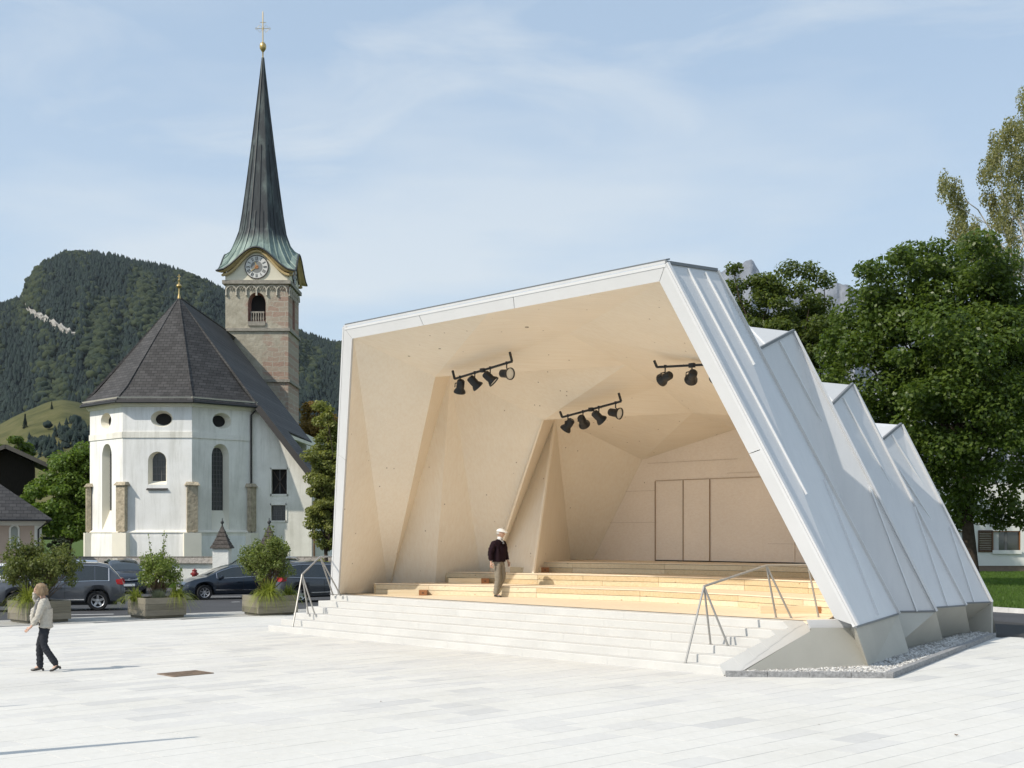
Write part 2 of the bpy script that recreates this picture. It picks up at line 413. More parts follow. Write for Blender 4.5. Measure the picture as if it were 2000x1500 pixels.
FLOOR = mat('forest_floor', (.015,.025,.014), .95, 0, .1, .01, .3)
hill = link('forest_hill', quad_mesh('forest_hill', P, F), FLOOR); tag(hill, kind='structure')
# cliff band: bare pale rock, steep
CL = [(44,588),(52,606),(64,618),(78,622),(92,630),(108,640),(124,648),(140,658),(150,664)]
def on_hill(px, py):
    top = interp(SIL, px); f = 1-(1-np.clip((HB-py)/(HB-top), 0, 1))**(1/1.7); return f
ROCK = mat('pale_limestone', (.33,.315,.29), .95, 0, .1, .05, .35, .12, 1.0, 6)
b = MB(); L_ = []
for i in range(33):
    u_ = i/32*(len(CL)-1); j = min(int(u_), len(CL)-2); fr = u_-j
    x = CL[j][0]+(CL[j+1][0]-CL[j][0])*fr; y = CL[j][1]+(CL[j+1][1]-CL[j][1])*fr
    hgt = (15 if i > 2 else 14)*(1+.5*math.sin(i*1.7)+.3*math.sin(i*3.1))*(.65 if 10 < i < 13 else 1)
    pts = []
    for q in range(6):
        py = y-7+hgt*(q/5-.35); p = hill_point(np.array(x+rnd.uniform(-1.2,1.2)), np.array(on_hill(x, y)), 0)
        Yq = float(p[1])-22-rnd.uniform(0,14)*(q > 0); pts.append(at_Y(x+rnd.uniform(-1,1), py, Yq))
    L_.append(pts)
vs = [p for r_ in L_ for p in r_]; b.add(vs, [(i*6+q, (i+1)*6+q, (i+1)*6+q+1, i*6+q+1) for i in range(32) for q in range(5)])
tag(b.build('rock_face', ROCK, hill))
# forest: one crown per tree
def proto(kind, r):
    if kind == 0:                                    # spruce: two stacked cones
        v = [(0,0,1.0)]; f = []
        for k in range(5): a = 2*math.pi*k/5; v.append((.17*math.cos(a), .17*math.sin(a), .5))
        for k in range(5): f.append((0,1+k,1+(k+1)%5))
        v.append((0,0,.72)); c = 6
        for k in range(5): a = 2*math.pi*k/5+.6; v.append((.27*math.cos(a), .27*math.sin(a), .05))
        for k in range(5): f.append((c,c+1+k,c+1+(k+1)%5))
        return np.array(v), np.array(f)
    bm = bmesh.new(); bmesh.ops.create_icosphere(bm, subdivisions=2, radius=.42)
    for q in bm.verts: q.co = Vector((q.co.x, q.co.y, q.co.z*.95+.5))*(1+r.uniform(-.22,.22))
    bmesh.ops.triangulate(bm, faces=bm.faces)
    v = np.array([q.co[:] for q in bm.verts]); f = np.array([[q.index for q in p.verts] for p in bm.faces]); bm.free(); return v, f
SPRUCE = leafmat('spruce_far', (.006,.015,.014), (.015,.029,.022), .05, .9)
DECID = leafmat('beech_far', (.012,.025,.014), (.040,.052,.018), .06, .9)
def forest(name, pos, hts, kinds, m, label):
    prs = {k: [proto(k, random.Random(50+i)) for i in range(3 if k else 1)] for k in (0,1)}
    VV, FF, base = [], [], 0
    for k in (0,1):
        sel = np.where(kinds == k)[0]
        for j, (v, f) in enumerate(prs[k]):
            s = sel[j::len(prs[k])]; n = len(s)
            if n == 0: continue
            a = rng.uniform(0, 2*np.pi, n); ca, sa = np.cos(a)[:,None], np.sin(a)[:,None]; h = hts[s][:,None]; w = h*rng.uniform(.85,1.3,n)[:,None]
            X = (v[:,0]*ca - v[:,1]*sa)*w + pos[s,0][:,None]; Yv = (v[:,0]*sa + v[:,1]*ca)*w + pos[s,1][:,None]; Z = v[:,2]*h + pos[s,2][:,None] - .06*h
            VV.append(np.stack([X,Yv,Z],-1).reshape(-1,3)); FF.append((f[None]+ (np.arange(n)*len(v))[:,None,None]+base).reshape(-1,3)); base += n*len(v)
    return tag(link(name, quad_mesh(name, np.concatenate(VV), np.concatenate(FF)), m), label, 'forest', kind='stuff')
n = 21000
px = rng.uniform(-130, 760, n); s = rng.uniform(0.05, 1.02, n)**.8; pos = hill_point(px, s, 0)
py = HORIZON-(pos[:,2]-CAM_H)/pos[:,1]*FOC
cy = interp(CL, px); keep = ~((px > 43) & (px < 152) & (py > cy-4) & (py < cy+5+6*(px < 70)))
pos, px, s = pos[keep], px[keep], s[keep]
patch = np.sin(px*.06+s*5)+np.sin(px*.021-s*9+2)+rng.normal(0,.7,len(px))
kinds = (patch > .7).astype(int)
hts = np.where(kinds == 0, rng.uniform(15,30,len(px)), rng.uniform(13,24,len(px)))
sel0 = kinds == 0
forest('spruce_forest', pos[sel0], hts[sel0], kinds[sel0], SPRUCE, 'dark spruce forest covering the round hill behind the church')
forest('beech_forest', pos[~sel0], hts[~sel0], kinds[~sel0], DECID, 'lighter broadleaf trees mixed into the hill forest behind the church')
# meadow knoll below the forest on the left
MS = [(-300,905),(-120,880),(-40,850),(0,828),(30,812),(62,798),(95,784),(120,780),(150,784),(190,800),(240,840),(320,900)]
gx = np.linspace(-300, 320, 60); gs = np.linspace(0, 1.3, 26); GX, GS = np.meshgrid(gx, gs)
Yg = 620+420*GS; top = interp(MS, GX); f = np.clip(GS,0,1); pyg = 1048+(top-1048)*(1-(1-f)**1.5)
pyg = pyg + 3*np.sin(GX*.08+GS*9)*np.sin(np.clip(GS,0,1)*np.pi)
Zg = CAM_H-(pyg-HORIZON)/FOC*Yg - np.maximum(0, GS-1)*350
P = np.stack([(GX-1000)/FOC*Yg, Yg, Zg], -1).reshape(-1,3); ny, nx = GX.shape; idx = np.arange(nx*ny).reshape(ny,nx)
F = np.stack([idx[:-1,:-1], idx[:-1,1:], idx[1:,1:], idx[1:,:-1]], -1).reshape(-1,4)
m_, t_, b_ = pbsdf('hill_meadow', .95, 0, .1); v_ = coords(t_)
t_.links.new(ramp(t_, noise(t_, v_, .035, 9, .7), [(.3,(.045,.053,.020)),(.5,(.09,.09,.036)),(.7,(.135,.122,.056))]), b_.inputs['Base Color'])
tag(link('meadow_hill', quad_mesh('meadow_hill', P, F), m_), kind='structure')
def meadow(px, py):
    t0 = interp(MS, px); f = 1-(1-np.clip((1048-py)/(1048-t0),0,1))**(1/1.5); Y = 620+420*f
    return np.stack([(px-1000)/FOC*Y, Y, CAM_H-(py-HORIZON)/FOC*Y], -1)
n = 150
gpx = np.concatenate([rng.normal(150,22,90), rng.normal(85,18,60)]); gpy = np.concatenate([rng.normal(858,11,90), rng.normal(880,8,60)])
gp = meadow(gpx, np.minimum(gpy, 900)); kk = (rng.random(n) < .12).astype(int)
forest('hillside_copse', gp, rng.uniform(5,10,n), kk, SPRUCE, 'dark conifer copse on the meadow hill left of the church')
TRUNK = mat('bark', (.055,.042,.032), .95, 0, .1, 6, .3, 18, .8, .03)
def lone_spruce(px, py, h, label):
    p = meadow(np.array(float(px)), np.array(float(py))); r = thing('spruce_tree', p, label, 'tree')
    MB().tube([p, p+np.array([0,0,h*.5])], [.3,.12], 6).build('trunk', TRUNK, r)
    VV, FF = [], []; rr = np.random.default_rng(int(px)); v = 0
    for q in range(420):
        k = rr.random()**.7; rad = (1-k)*h*.24*rr.uniform(.55,1.1); a = rr.uniform(0, 6.28); z = h*(.06+.94*k)
        c = np.array(p)+[rad*math.cos(a), rad*math.sin(a), z-rad*.25]; s_ = h*.06
        VV += [c+[0,0,s_*.5], c+[s_*math.cos(a+2),s_*math.sin(a+2),-s_*.5], c+[s_*math.cos(a-2),s_*math.sin(a-2),-s_*.4]]; FF.append((v,v+1,v+2)); v += 3
    link('crown', quad_mesh('crown', VV, FF), SPRUCE, r)
lone_spruce(49, 838, 11, 'single dark spruce standing alone on the meadow hill')
lone_spruce(101, 800, 6, 'small spruce near the top of the meadow hill')
# limestone mountains far right
def massif(name, sil, Y0, seed, x0, x1, foot):
    gx = np.linspace(x0, x1, 330); gs = np.linspace(0, 1.2, 44); GX, GS = np.meshgrid(gx, gs); r = np.random.default_rng(seed)
    top = interp(sil, GX); f = np.clip(GS,0,1); Yg = Y0+1800*GS
    ph = r.uniform(0,6,8); rid = sum(np.abs(np.sin(GX*(.05*1.6**k)+ph[k]+GS*(1.5+k)))/(1.35**k) for k in range(6))
    Yg = Yg - 200*(rid-rid.mean())*np.sin(np.clip(GS,.02,1)*np.pi)**.6
    jag = (r.normal(0,2.0,GX.shape[1]))[None]*np.clip(GS,0,1)**6
    py = foot+(top-foot)*f**.9 + jag
    Z = CAM_H-(py-HORIZON)/FOC*Yg-np.maximum(0,GS-1)*3000
    P = np.stack([(GX-1000)/FOC*Yg, Yg, Z], -1).reshape(-1,3); ny, nx = GX.shape; idx = np.arange(nx*ny).reshape(ny,nx)
    F = np.stack([idx[:-1,:-1], idx[:-1,1:], idx[1:,1:], idx[1:,:-1]], -1).reshape(-1,4)
    return tag(link(name, quad_mesh(name, P, F), ROCKFAR), kind='structure')
ROCKFAR = mat('grey_limestone_far', (.20,.212,.235), .95, 0, .1, .004, .35, .003, 1.0, 120)
massif('mountain', [(850,960),(1050,800),(1200,660),(1300,575),(1380,542),(1400,532),(1420,522),(1440,513),(1452,508),(1464,503),(1472,508),(1480,520),(1492,540),(1505,556),(1540,566),(1590,562),(1612,557),(1632,550),(1655,553),(1674,560),(1700,590),(1800,640),(1900,660),(2100,740),(2400,900)], 9000, 5, 850, 2400, 1046)

# the valley air: thin even haze
HZ = bpy.data.materials.new('valley_haze'); HZ.use_nodes = True; ht = HZ.node_tree; ht.nodes.clear()
hv = N(ht, 'ShaderNodeVolumePrincipled'); hv.inputs['Color'].default_value = (.80,.88,1,1); hv.inputs['Density'].default_value = 1.5e-5; hv.inputs['Anisotropy'].default_value = .2
ho = N(ht, 'ShaderNodeOutputMaterial'); ht.links.new(hv.outputs[0], ho.inputs['Volume'])
tag(MB().box((-7000,-300,-60),(9000,13500,3200)).build('haze', HZ), kind='stuff')
# ================================================================ PAVILION
ZS = .90                                              # stage floor
pav = thing('concert_pavilion', W(8.15, 3, 0), 'folded white metal concert shell with pale timber interior and open front', 'pavilion')
def TM(t): return 16.3 - t                            # mirror about the stage axis
def tdz(p): q = Vector(p)-PA; return q.dot(U), q.dot(V), p[2]
# front frame: a plane leaning forward
ftl, ftr = W(2.91, .34, 7.87), W(13.38, .34, 7.93)
fbl, fbr = W(-.15, 2.2, .90), W(16.46, 2.2, .87)
FN = (ftr-fbl).cross(fbr-fbl).normalized()
if FN.y > 0: FN = -FN
def FP(px, py): return at_plane(px, py, fbl, FN)
oTL, oTR, oBR, oBL = FP(672,640), FP(1300,515), FP(1671,1223), FP(648,1161)
iTL, iTR, iBR, iBL = FP(687.5,661.5), FP(1288,549.5), FP(1630,1208), FP(660,1161)
def slab_quad(a, b, c, d, n, th, name, m, parent):
    return MB().extr([a,b,c,d], -n*th).build(name, m, parent)
def lerp(a, b, k): return a+(b-a)*k
# fascia boards of the frame, split at their joints
def fascia(o0, o1, i0, i1, cuts):
    for a, b in zip(cuts[:-1], cuts[1:]):
        e = .0009
        slab_quad(lerp(o0,o1,a+e), lerp(o0,o1,b-e), lerp(i0,i1,b-e), lerp(i0,i1,a+e), FN, .05, 'fascia_board', WHITEMETAL, pav)
fascia(oTL, oTR, iTL, iTR, [0,.28,.59,1]); fascia(oTR, oBR, iTR, iBR, [0,.52,1]); fascia(oBL, oTL, iBL, iTL, [0,.55,1])
# drip edge round the frame
b = MB()
for p, q in ((oTL,oTR),(oTR,oBR),(oBL,oTL)):
    d_ = (q-p).normalized(); n_ = d_.cross(FN); n_ = n_ if n_.dot((p+q)/2-(iTL+iBR)/2) > 0 else -n_
    b.bar(p+n_*.035-FN*.03, q+n_*.035-FN*.03, .05, .07, FN)
b.build('edge_trim', GREYMETAL, pav)
b = MB()
for p, q in ((oTL,oTR),(oBL,oTL)):
    d_ = (q-p).normalized(); n_ = d_.cross(FN); n_ = n_ if n_.dot((p+q)/2-(iTL+iBR)/2) > 0 else -n_
    b.bar(p+n_*.075-FN*.10, q+n_*.075-FN*.10, .03, .12, FN)
b.build('drip_edge', EDGE, pav)

# ---- outer shell, right side: ridges E and valleys Q
Et = [oTR, at_D(1400,530,2.0), at_D(1550,648,5.5), at_D(1665,752,8.5), at_D(1760,830,11.0)]
Eb = [oBR, at_z(1754,1199,.86), at_z(1828,1193.5,.86), at_z(1885,1182.5,.86), at_z(1936,1176,.86)]
Qt = [None, at_D(1440,706,3.0), at_D(1590,826,6.2), at_D(1690,888,9.3)]
def inward(p, k, back): t, d, z = tdz(p); return W(t-k, d+back, z)
Qb = [None] + [inward(Eb[i], .75, .25) for i in (1,2,3)]
Ztop = Vector((0,0,1))
def panel(a, b, c, name='metal_panel', m=None):
    n = (b-a).cross(c-a).normalized()
    ctr = W(8.15, 5, 2)
    if n.dot((a+b+c)/3-ctr) < 0: n = -n
    o = MB().extr([a,b,c], -n*.06).build(name, m or GREYMETAL, pav); return o, n
def seam(o, n, p, q, h=.045, w=.03, m=None):
    MB().bar(p+n*h*.5, q+n*h*.5, w, h, n).build('standing_seam', m or SEAM, o)
def on(px, py, a, n): return at_plane(px, py, a, n)
pan = {}
pan['1a'] = panel(Et[0], Eb[0], Et[1]); pan['1b'] = panel(Eb[0], Eb[1], Et[1])
for i in (1,2,3):
    panel(Et[i], Eb[i], Qb[i]); panel(Et[i], Qb[i], Qt[i])            # rear of the ridge, seen edge on
    pan['%da' % (i+1)] = panel(Qt[i], Qb[i], Et[i+1]); pan['%db' % (i+1)] = panel(Qb[i], Eb[i+1], Et[i+1])
def S(k, base, a, b):
    o, n = pan[k]; seam(o, n, on(*a, base, n), on(*b, base, n))
S('1a', Et[0], (1342,526), (1574,966)); S('1a', Et[0], (1376,533), (1472,713)); S('1b', Eb[0], (1608,936), (1714,1202))
S('2a', Et[2], (1521,667), (1639,892)); S('2b', Eb[2], (1698,952), (1790,1194))
S('3a', Et[3], (1645,777), (1742,954)); S('3b', Eb[3], (1784,990), (1849,1184))
S('4a', Et[4], (1741,850), (1804,951)); S('4a', Et[4], (1755,918), (1838,1048)); S('4b', Eb[4], (1854,1030), (1901,1176))
# folded cappings along every ridge
for i in range(1,5):
    b = MB(); n = pan['%db' % i][1]; b.bar(Et[i]+n*.02, Eb[i]+n*.02, .05, .075, n); b.build('ridge_capping', GREYMETAL, pav)
    b = MB(); a_, c_ = (Et[0] if i == 1 else Qt[i-1]), Et[i]; b.bar(a_+Vector((0,0,.03)), c_+Vector((0,0,.03)), .06, .06); b.build('eaves_flashing', EDGE, pav)
# ---- outer shell, left side and roof (out of view, but there)
El = [oTL, W(2.3,2,8.05), W(1.95,5.5,7.5), W(2.3,8.5,6.65), W(2.9,11,5.75)]
Fl = [oBL, W(-.95,6.0,.86), W(-.25,8.2,.86), W(.55,10.6,.86), W(1.3,12.6,.86)]
Ql = [None, W(2.45,3.0,7.6), W(2.15,6.2,7.0), W(2.55,9.3,6.15)]; Rl = [None, W(-.7,6.3,.86), W(0,8.5,.86), W(.85,10.9,.86)]
Qn = [None, W(12.2,3.0,7.25), W(12.0,6.25,6.3), W(11.8,9.35,5.25)]
Qm = [None, W(8.1,3.0,7.72), W(8.1,6.4,6.95), W(8.2,9.4,5.95)]
panel(El[0], Fl[0], El[1]); panel(Fl[0], Fl[1], El[1])
WM = WHITEMETAL
def roof(a, b, c):
    o, n = panel(a, b, c, 'roof_panel', WM); return o, n
roof(Et[0], Et[1], El[1]); roof(Et[0], El[1], El[0])
for i in (1,2,3):
    panel(El[i], Fl[i], Rl[i]); panel(El[i], Rl[i], Ql[i]); panel(Ql[i], Rl[i], El[i+1]); panel(Rl[i], Fl[i+1], El[i+1])
    Em0 = lerp(Et[i], El[i], .5); Em1 = lerp(Et[i+1], El[i+1], .5)
    for a, c, e in ((Et[i], Em0, El[i]),):
        roof(a, Qn[i], Qt[i]); roof(a, c, Qn[i]); roof(c, Qm[i], Qn[i]); roof(c, e, Qm[i]); roof(e, Ql[i], Qm[i])
    o, n = roof(Qt[i], Qn[i], Et[i+1]); seam(o, n, lerp(Qt[i], Et[i+1], .5), lerp(Qn[i], Et[i+1], .5), .03, .03)
    roof(Qn[i], Qm[i], Et[i+1])
    roof(Qm[i], Em1, Et[i+1]); roof(Qm[i], Ql[i], Em1); roof(Ql[i], El[i+1], Em1)
# rear gable
rb = [Et[4], El[4], Fl[4], Eb[4]]
MB().extr(rb, V*-.05).build('rear_gable', GREYMETAL, pav)

# ---- timber lining, left half; the right half mirrors it
def mir(p): t, d, z = tdz(p); return W(TM(t), d, z)
K = {}
K['L0'] = iTL - FN*.06; K['G0'] = iBL - FN*.06
K['L1'] = at_D(850,736,2.65);  K['M1'] = at_D(880,728,4.1); K['L2'] = at_D(1062,820,5.6); K['M2'] = at_D(1085,815,7.05); K['L3'] = at_D(1255,898,9.9)
def base(top, px, py, z):                              # where the fold reaches the floor behind the tiers
    p = at_z(px, py, z); k = (top.z-(ZS-.02))/(top.z-z); return top+(p-top)*k
K['G1'] = base(K['L1'], 763, 1136.2, ZS+.305); K['G1f'] = K['G1']
K['G2'] = base(K['M1'], 850, 1137.2, ZS+.305); K['G2f'] = base(K['M1'], 938, 1114.6, ZS+.61)
K['G3'] = base(K['L2'], 964, 1116.6, ZS+.61);  K['G4'] = base(K['M2'], 1045, 1098, ZS+.915); K['G4f'] = base(K['M2'], 1115, 1094.6, ZS+.915)
_g5 = at_D(1158,1095.5,9.9); K['G5'] = K['L3']+(_g5-K['L3'])*((K['L3'].z-ZS+.02)/(K['L3'].z-_g5.z))
def fold_foot(top, a, c, px, py):                      # keep the big facets flat: the fold's foot lies in the facet's own plane
    n = (a-top).cross(c-top); p = at_plane(px, py, top, n); return top+(p-top)*((top.z-ZS+.02)/(top.z-p.z))
K['G2f'] = lerp(K['G2f'], fold_foot(K['M1'], K['L2'], K['G3'], 938, 1116), .4); K['G4f'] = fold_foot(K['M2'], K['L3'], K['G5'], 1115, 1095.5)
K['C0'] = lerp(iTL, iTR, .5)-FN*.06; K['K1'] = at_D(1111,652,3.13); K['N1'] = at_D(1222,713,5.2); K['K2'] = at_D(1290,755,6.6); K['N2'] = at_D(1352,806.5,7.9); K['Q'] = at_D(1437,838,9.9)
ctr = W(8.15, 4.5, 3.5)
K['R0'] = iTR - FN*.06; K['B0'] = iBR - FN*.06
K['S1'] = at_D(1392,707,4.0); K['S2'] = at_D(1450,812,7.2); K['R3'] = mir(K['L3'])
K['F1'] = W(14.3,5.0,ZS-.02); K['F2'] = W(13.7,7.5,ZS-.02); K['F3'] = mir(K['G5'])
def lining(keys, m):
    P = [K[k] for k in keys]
    n = (P[1]-P[0]).cross(P[2]-P[0]).normalized()
    if n.dot(ctr-sum(P, Vector())/len(P)) < 0: n = -n
    MB().extr(P, -n*.05).build('timber_panel', m, pav)
for q in ('L0 G0 G1f','L0 G1f L1','L1 G1 M1','M1 G1 G2','M1 G2 G2f','M1 G2f L2','L2 G2f G3','L2 G3 M2','M2 G3 G4','M2 G4 G4f','M2 G4f L3','L3 G4f G5',
          'R0 B0 F1','R0 F1 S1','S1 F1 F2','S1 F2 S2','S2 F2 F3','S2 F3 R3'): lining(q.split(), CLTW)
for q in ('L0 C0 L1','C0 K1 L1','L1 K1 N1','L1 N1 M1','M1 N1 L2','N1 K2 L2','L2 K2 N2','L2 N2 M2','M2 N2 L3','N2 Q L3',
          'C0 R0 K1','K1 R0 S1','K1 S1 N1','N1 S1 K2','K2 S1 S2','K2 S2 N2','N2 S2 Q','Q S2 R3'): lining(q.split(), CLTC)
# rear wall with sliding doors
bw = [mir(K['G5']), K['G5'], K['L3'], K['Q'], mir(K['L3'])]
bw = [Vector(p) for p in bw]
def bD(p, dd): t, d, z = tdz(p); return W(t, dd, z)
MB().extr([bD(p, 9.88) for p in bw], V*.06).build('rear_wall', CLTB, pav)
D0 = 9.86
def bwpt(px, py): return at_D(px, py, D0)
zb = ZS+.92; dtop = bwpt(1280,940).z
def door(pxa, pxb, off, name='sliding_door'):
    ta = tdz(bwpt(pxa,1000))[0]; tb = tdz(bwpt(pxb,1000))[0]
    MB().extr([W(ta,D0+.018-off,zb+.03), W(tb,D0+.018-off,zb+.03), W(tb,D0+.018-off,dtop), W(ta,D0+.018-off,dtop)], V*.03).build(name, CLTB, pav)
door(1280.5,1333.5,.0); door(1335.5,1386,.02); door(1387,1490,.0); door(1491,1552,.02)
b = MB()
for px in (1280,1334.5,1386.5): t_ = tdz(bwpt(px,1000))[0]; b.obox(W(t_,D0-.012,(zb+dtop)/2), U*.007, V*.012, Vector((0,0,(dtop-zb)/2)))
b.build('door_gap', plain('door_gap_brown', (.30,.19,.11), .8), pav)
b = MB(); ta, tb = tdz(bwpt(1280,1000))[0], tdz(bwpt(1480,1000))[0]; b.obox(W((ta+tb)/2+.8, D0-.01, zb+.012), U*((tb-ta)/2+.8), V*.012, Vector((0,0,.014))); b.build('door_track', DARKGAP, pav)
b = MB(); b.obox(W((ta+tb)/2+1.2, D0-.004, dtop+.012), U*((tb-ta)/2+1.2), V*.01, Vector((0,0,.006))); b.build('door_head', plain('door_head_brown', (.45,.30,.18), .8), pav)
# board joints of the rear wall
b = MB()
for pxa, pxb, py in ((1180,1279,1021),(1215,1279,960),(1420,1520,924),(1500,1560,1062),(1265,1440,905)):
    p, q = bwpt(pxa,py), bwpt(pxb,py); q.z = p.z; b.bar(p+V*-.001, q+V*-.001, .006, .004)
b.build('board_joint', bpy.data.materials['door_gap_brown'], pav)
# ceiling anchors (small rings seen on the soffit)
for px, py in ((800,696.5),(860,682),(1029,640),(1239,590)):
    n = (K['C0']-K['L0']).cross(K['L1']-K['L0']).normalized(); n = n if n.z < 0 else -n
    if px > 1050: n = (K['K1']-K['C0']).cross(iTR-K['C0']).normalized(); n = n if n.z < 0 else -n
    p = at_plane(px, py, K['C0'], n); MB().lathe([(.0,.0),(.028,.0),(.028,.02),(.045,.02),(.045,.0)], 12).build('ceiling_anchor', plain('anchor_%d' % px, (.42,.35,.26), .5), pav).matrix_basis = Matrix.Translation(p)
# stage floor
fl = [W(.05,1.86+.42,ZS), W(15.2,1.86+.42,ZS), mir(K['G5']), K['G5'], K['G3'], K['G1']]
fl = [Vector((p.x,p.y,ZS)) for p in (W(-.25,2.46), W(15.6,2.46), W(14.3,5.2), W(13.9,7.0), W(13.2,9.85), W(1.9,9.9))]
stage = MB().extr([p-Vector((0,0,.06)) for p in fl], (0,0,.06)).build('stage_floor', DECK, pav)
# ---- plinth
def gnd(px, py): return at_z(px, py, 0)
c0, c1 = gnd(1453,1308), gnd(1700,1308)
YC = c0.y
def onY(px, py, Y): return at_Y(px, py, Y)
ck = [c0+Vector((0,0,-.05)), c1+Vector((0,0,-.05)), onY(1669,1226,YC), onY(1583,1226,YC), onY(1583,1232.5,YC)]
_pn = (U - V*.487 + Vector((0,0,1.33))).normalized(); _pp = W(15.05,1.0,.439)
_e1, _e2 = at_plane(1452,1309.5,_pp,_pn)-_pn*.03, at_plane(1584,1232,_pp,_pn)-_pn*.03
_c = [c1+Vector((0,-.018,-.05)), ck[2]+Vector((0,-.018,0)), ck[3]+Vector((0,-.018,0))]
_n3 = (_c[0]-_e1).cross(_c[1]-_e1)
MB().poly([_e1, _c[0], _c[1], at_plane(1583,1226,_e1,_n3), at_plane(1583,1232.5,_e1,_n3)]).build('plinth_cheek', PLINTH, pav)
cap = [onY(1578,1211,YC), onY(1662,1209,YC), onY(1672,1227,YC), onY(1583,1228,YC)]
MB().extr([p+Vector((0,-.03,0)) for p in cap], (0,.16,0)).build('plinth_flashing', WHITEMETAL, pav)
b = MB(); b.bar(_e1, _e2, .012, .012, (0,-1,0)); b.build('painted_shadow_gap', DARKGAP, pav)  # dark bar: shade of the gap below the sloping end, put in as colour
gb = [c1, gnd(1779,1281), gnd(1844,1256), gnd(1897,1240.5), gnd(1946,1236)]
ztop = .86
for i in range(1,5):
    # block i carries ridge i: runs from behind the previous ridge out to this one
    top1 = Eb[i]; top0 = (oBR if i == 1 else Qb[i-1]); g1 = gb[i]; g0 = (c1 if i == 1 else gb[i-1]+(Qb[i-1]-Eb[i-1])*1.0)
    back1 = inward(top1, 2.2, 0); backg = inward(Vector((g1.x,g1.y,0)), 2.6, 0)
    b = MB(); A_ = [Vector((top0.x,top0.y,ztop-.012)), Vector((top1.x,top1.y,ztop-.012)), Vector((back1.x,back1.y,ztop-.012))]
    G_ = [Vector((g0.x,g0.y,-.05)), Vector((g1.x,g1.y,-.05)), Vector((backg.x,backg.y,-.05))]
    b.prism(G_, A_); b.build('plinth_block', PLINTH, pav)
    MB().bar(Vector((top0.x,top0.y,ztop)), Vector((top1.x,top1.y,ztop)), .05, .035).build('plinth_drip', EDGE, pav)
# rear and left plinth
lp = [oBL]+Fl[1:]+[Eb[4]]
b = MB()
for p, q in zip(lp[:-1], lp[1:]): b.extr([Vector((p.x,p.y,-.05)), Vector((q.x,q.y,-.05)), Vector((q.x,q.y,ztop)), Vector((p.x,p.y,ztop))], V*.1)
b.build('plinth_wall', PLINTH, pav)

# ---- concrete steps
steps = thing('front_steps', W(7,.9,0), 'flight of six long pale concrete steps in front of the stage', 'steps')
for k in range(6):
    d0 = .41*k; z0, z1 = .15*k-(.05 if k == 0 else .0), .15*(k+1)
    tl = -.02 + (.0 if k else .0)
    # right end follows the cheek: the line y = YC
    tr = lambda d: 14.6
    te = lambda d, z: 15.05-1.33*(z-.366*(d+.2))
    back = min(d0+.62, 2.6) if k < 5 else 2.6
    nb = 6
    cuts = [tl]; L = tr(d0)-tl
    for j in range(1, nb): cuts.append(tl + L*j/nb + (.22*k))
    for j in range(nb):
        a = cuts[j]; e = cuts[j+1]-.003 if j < nb-1 else None
        def ring(z, off=0.0):
            if e is None: bk_ = (min(d0+.45, 2.6) if k < 5 else 2.6) if z > z0+.08 else d0+.04; return [W(a,d0+off,z), W(te(d0+off,z),d0+off,z), W(te(bk_,z),bk_,z), W(a,bk_,z)]
            return [W(a,d0+off,z), W(e,d0+off,z), W(e,back,z), W(a,back,z)]
        b = MB(); lo, mi, up = ring(z0), ring(z1-.012), ring(z1, .012)
        b.add(lo+mi+up, [(3,2,1,0),(8,9,10,11)]+[(i,(i+1)%4,4+(i+1)%4,4+i) for i in range(4)]+[(4+i,4+(i+1)%4,8+(i+1)%4,8+i) for i in range(4)])
        b.build('step_block', CONC, steps)
b = MB(); b.extr([W(.1,.5,-.05), W(tr(.5)-.05,.5,-.05), W(tr(2.3)-.05,2.3,-.05), W(.1,2.3,-.05)], (0,0,.05)); b.build('foundation', CONC, steps)
# sloping end of the flight, above the recessed plinth cheek
pn = (U - V*.487 + Vector((0,0,1.33))).normalized(); pp = W(15.05,1.0,.439)
ep = [at_plane(x, y, pp, pn)-pn*.004 for x, y in ((1414,1318.5),(1453,1308.5),(1583,1232.5),(1579,1213),(1545,1222),(1405,1298))]
MB().extr(ep, -pn*.06).build('sloping_end', CONC, steps)
# core below the steps so that nothing shows through
b = MB()
for k in range(1,6): b.extr([W(.02,.41*k+.05,-.04), W(11.0,.41*k+.05,-.04), W(11.0,2.3,-.04), W(.02,2.3,-.04)], (0,0,.15*k+.02))
b.build('core', CONC, steps)

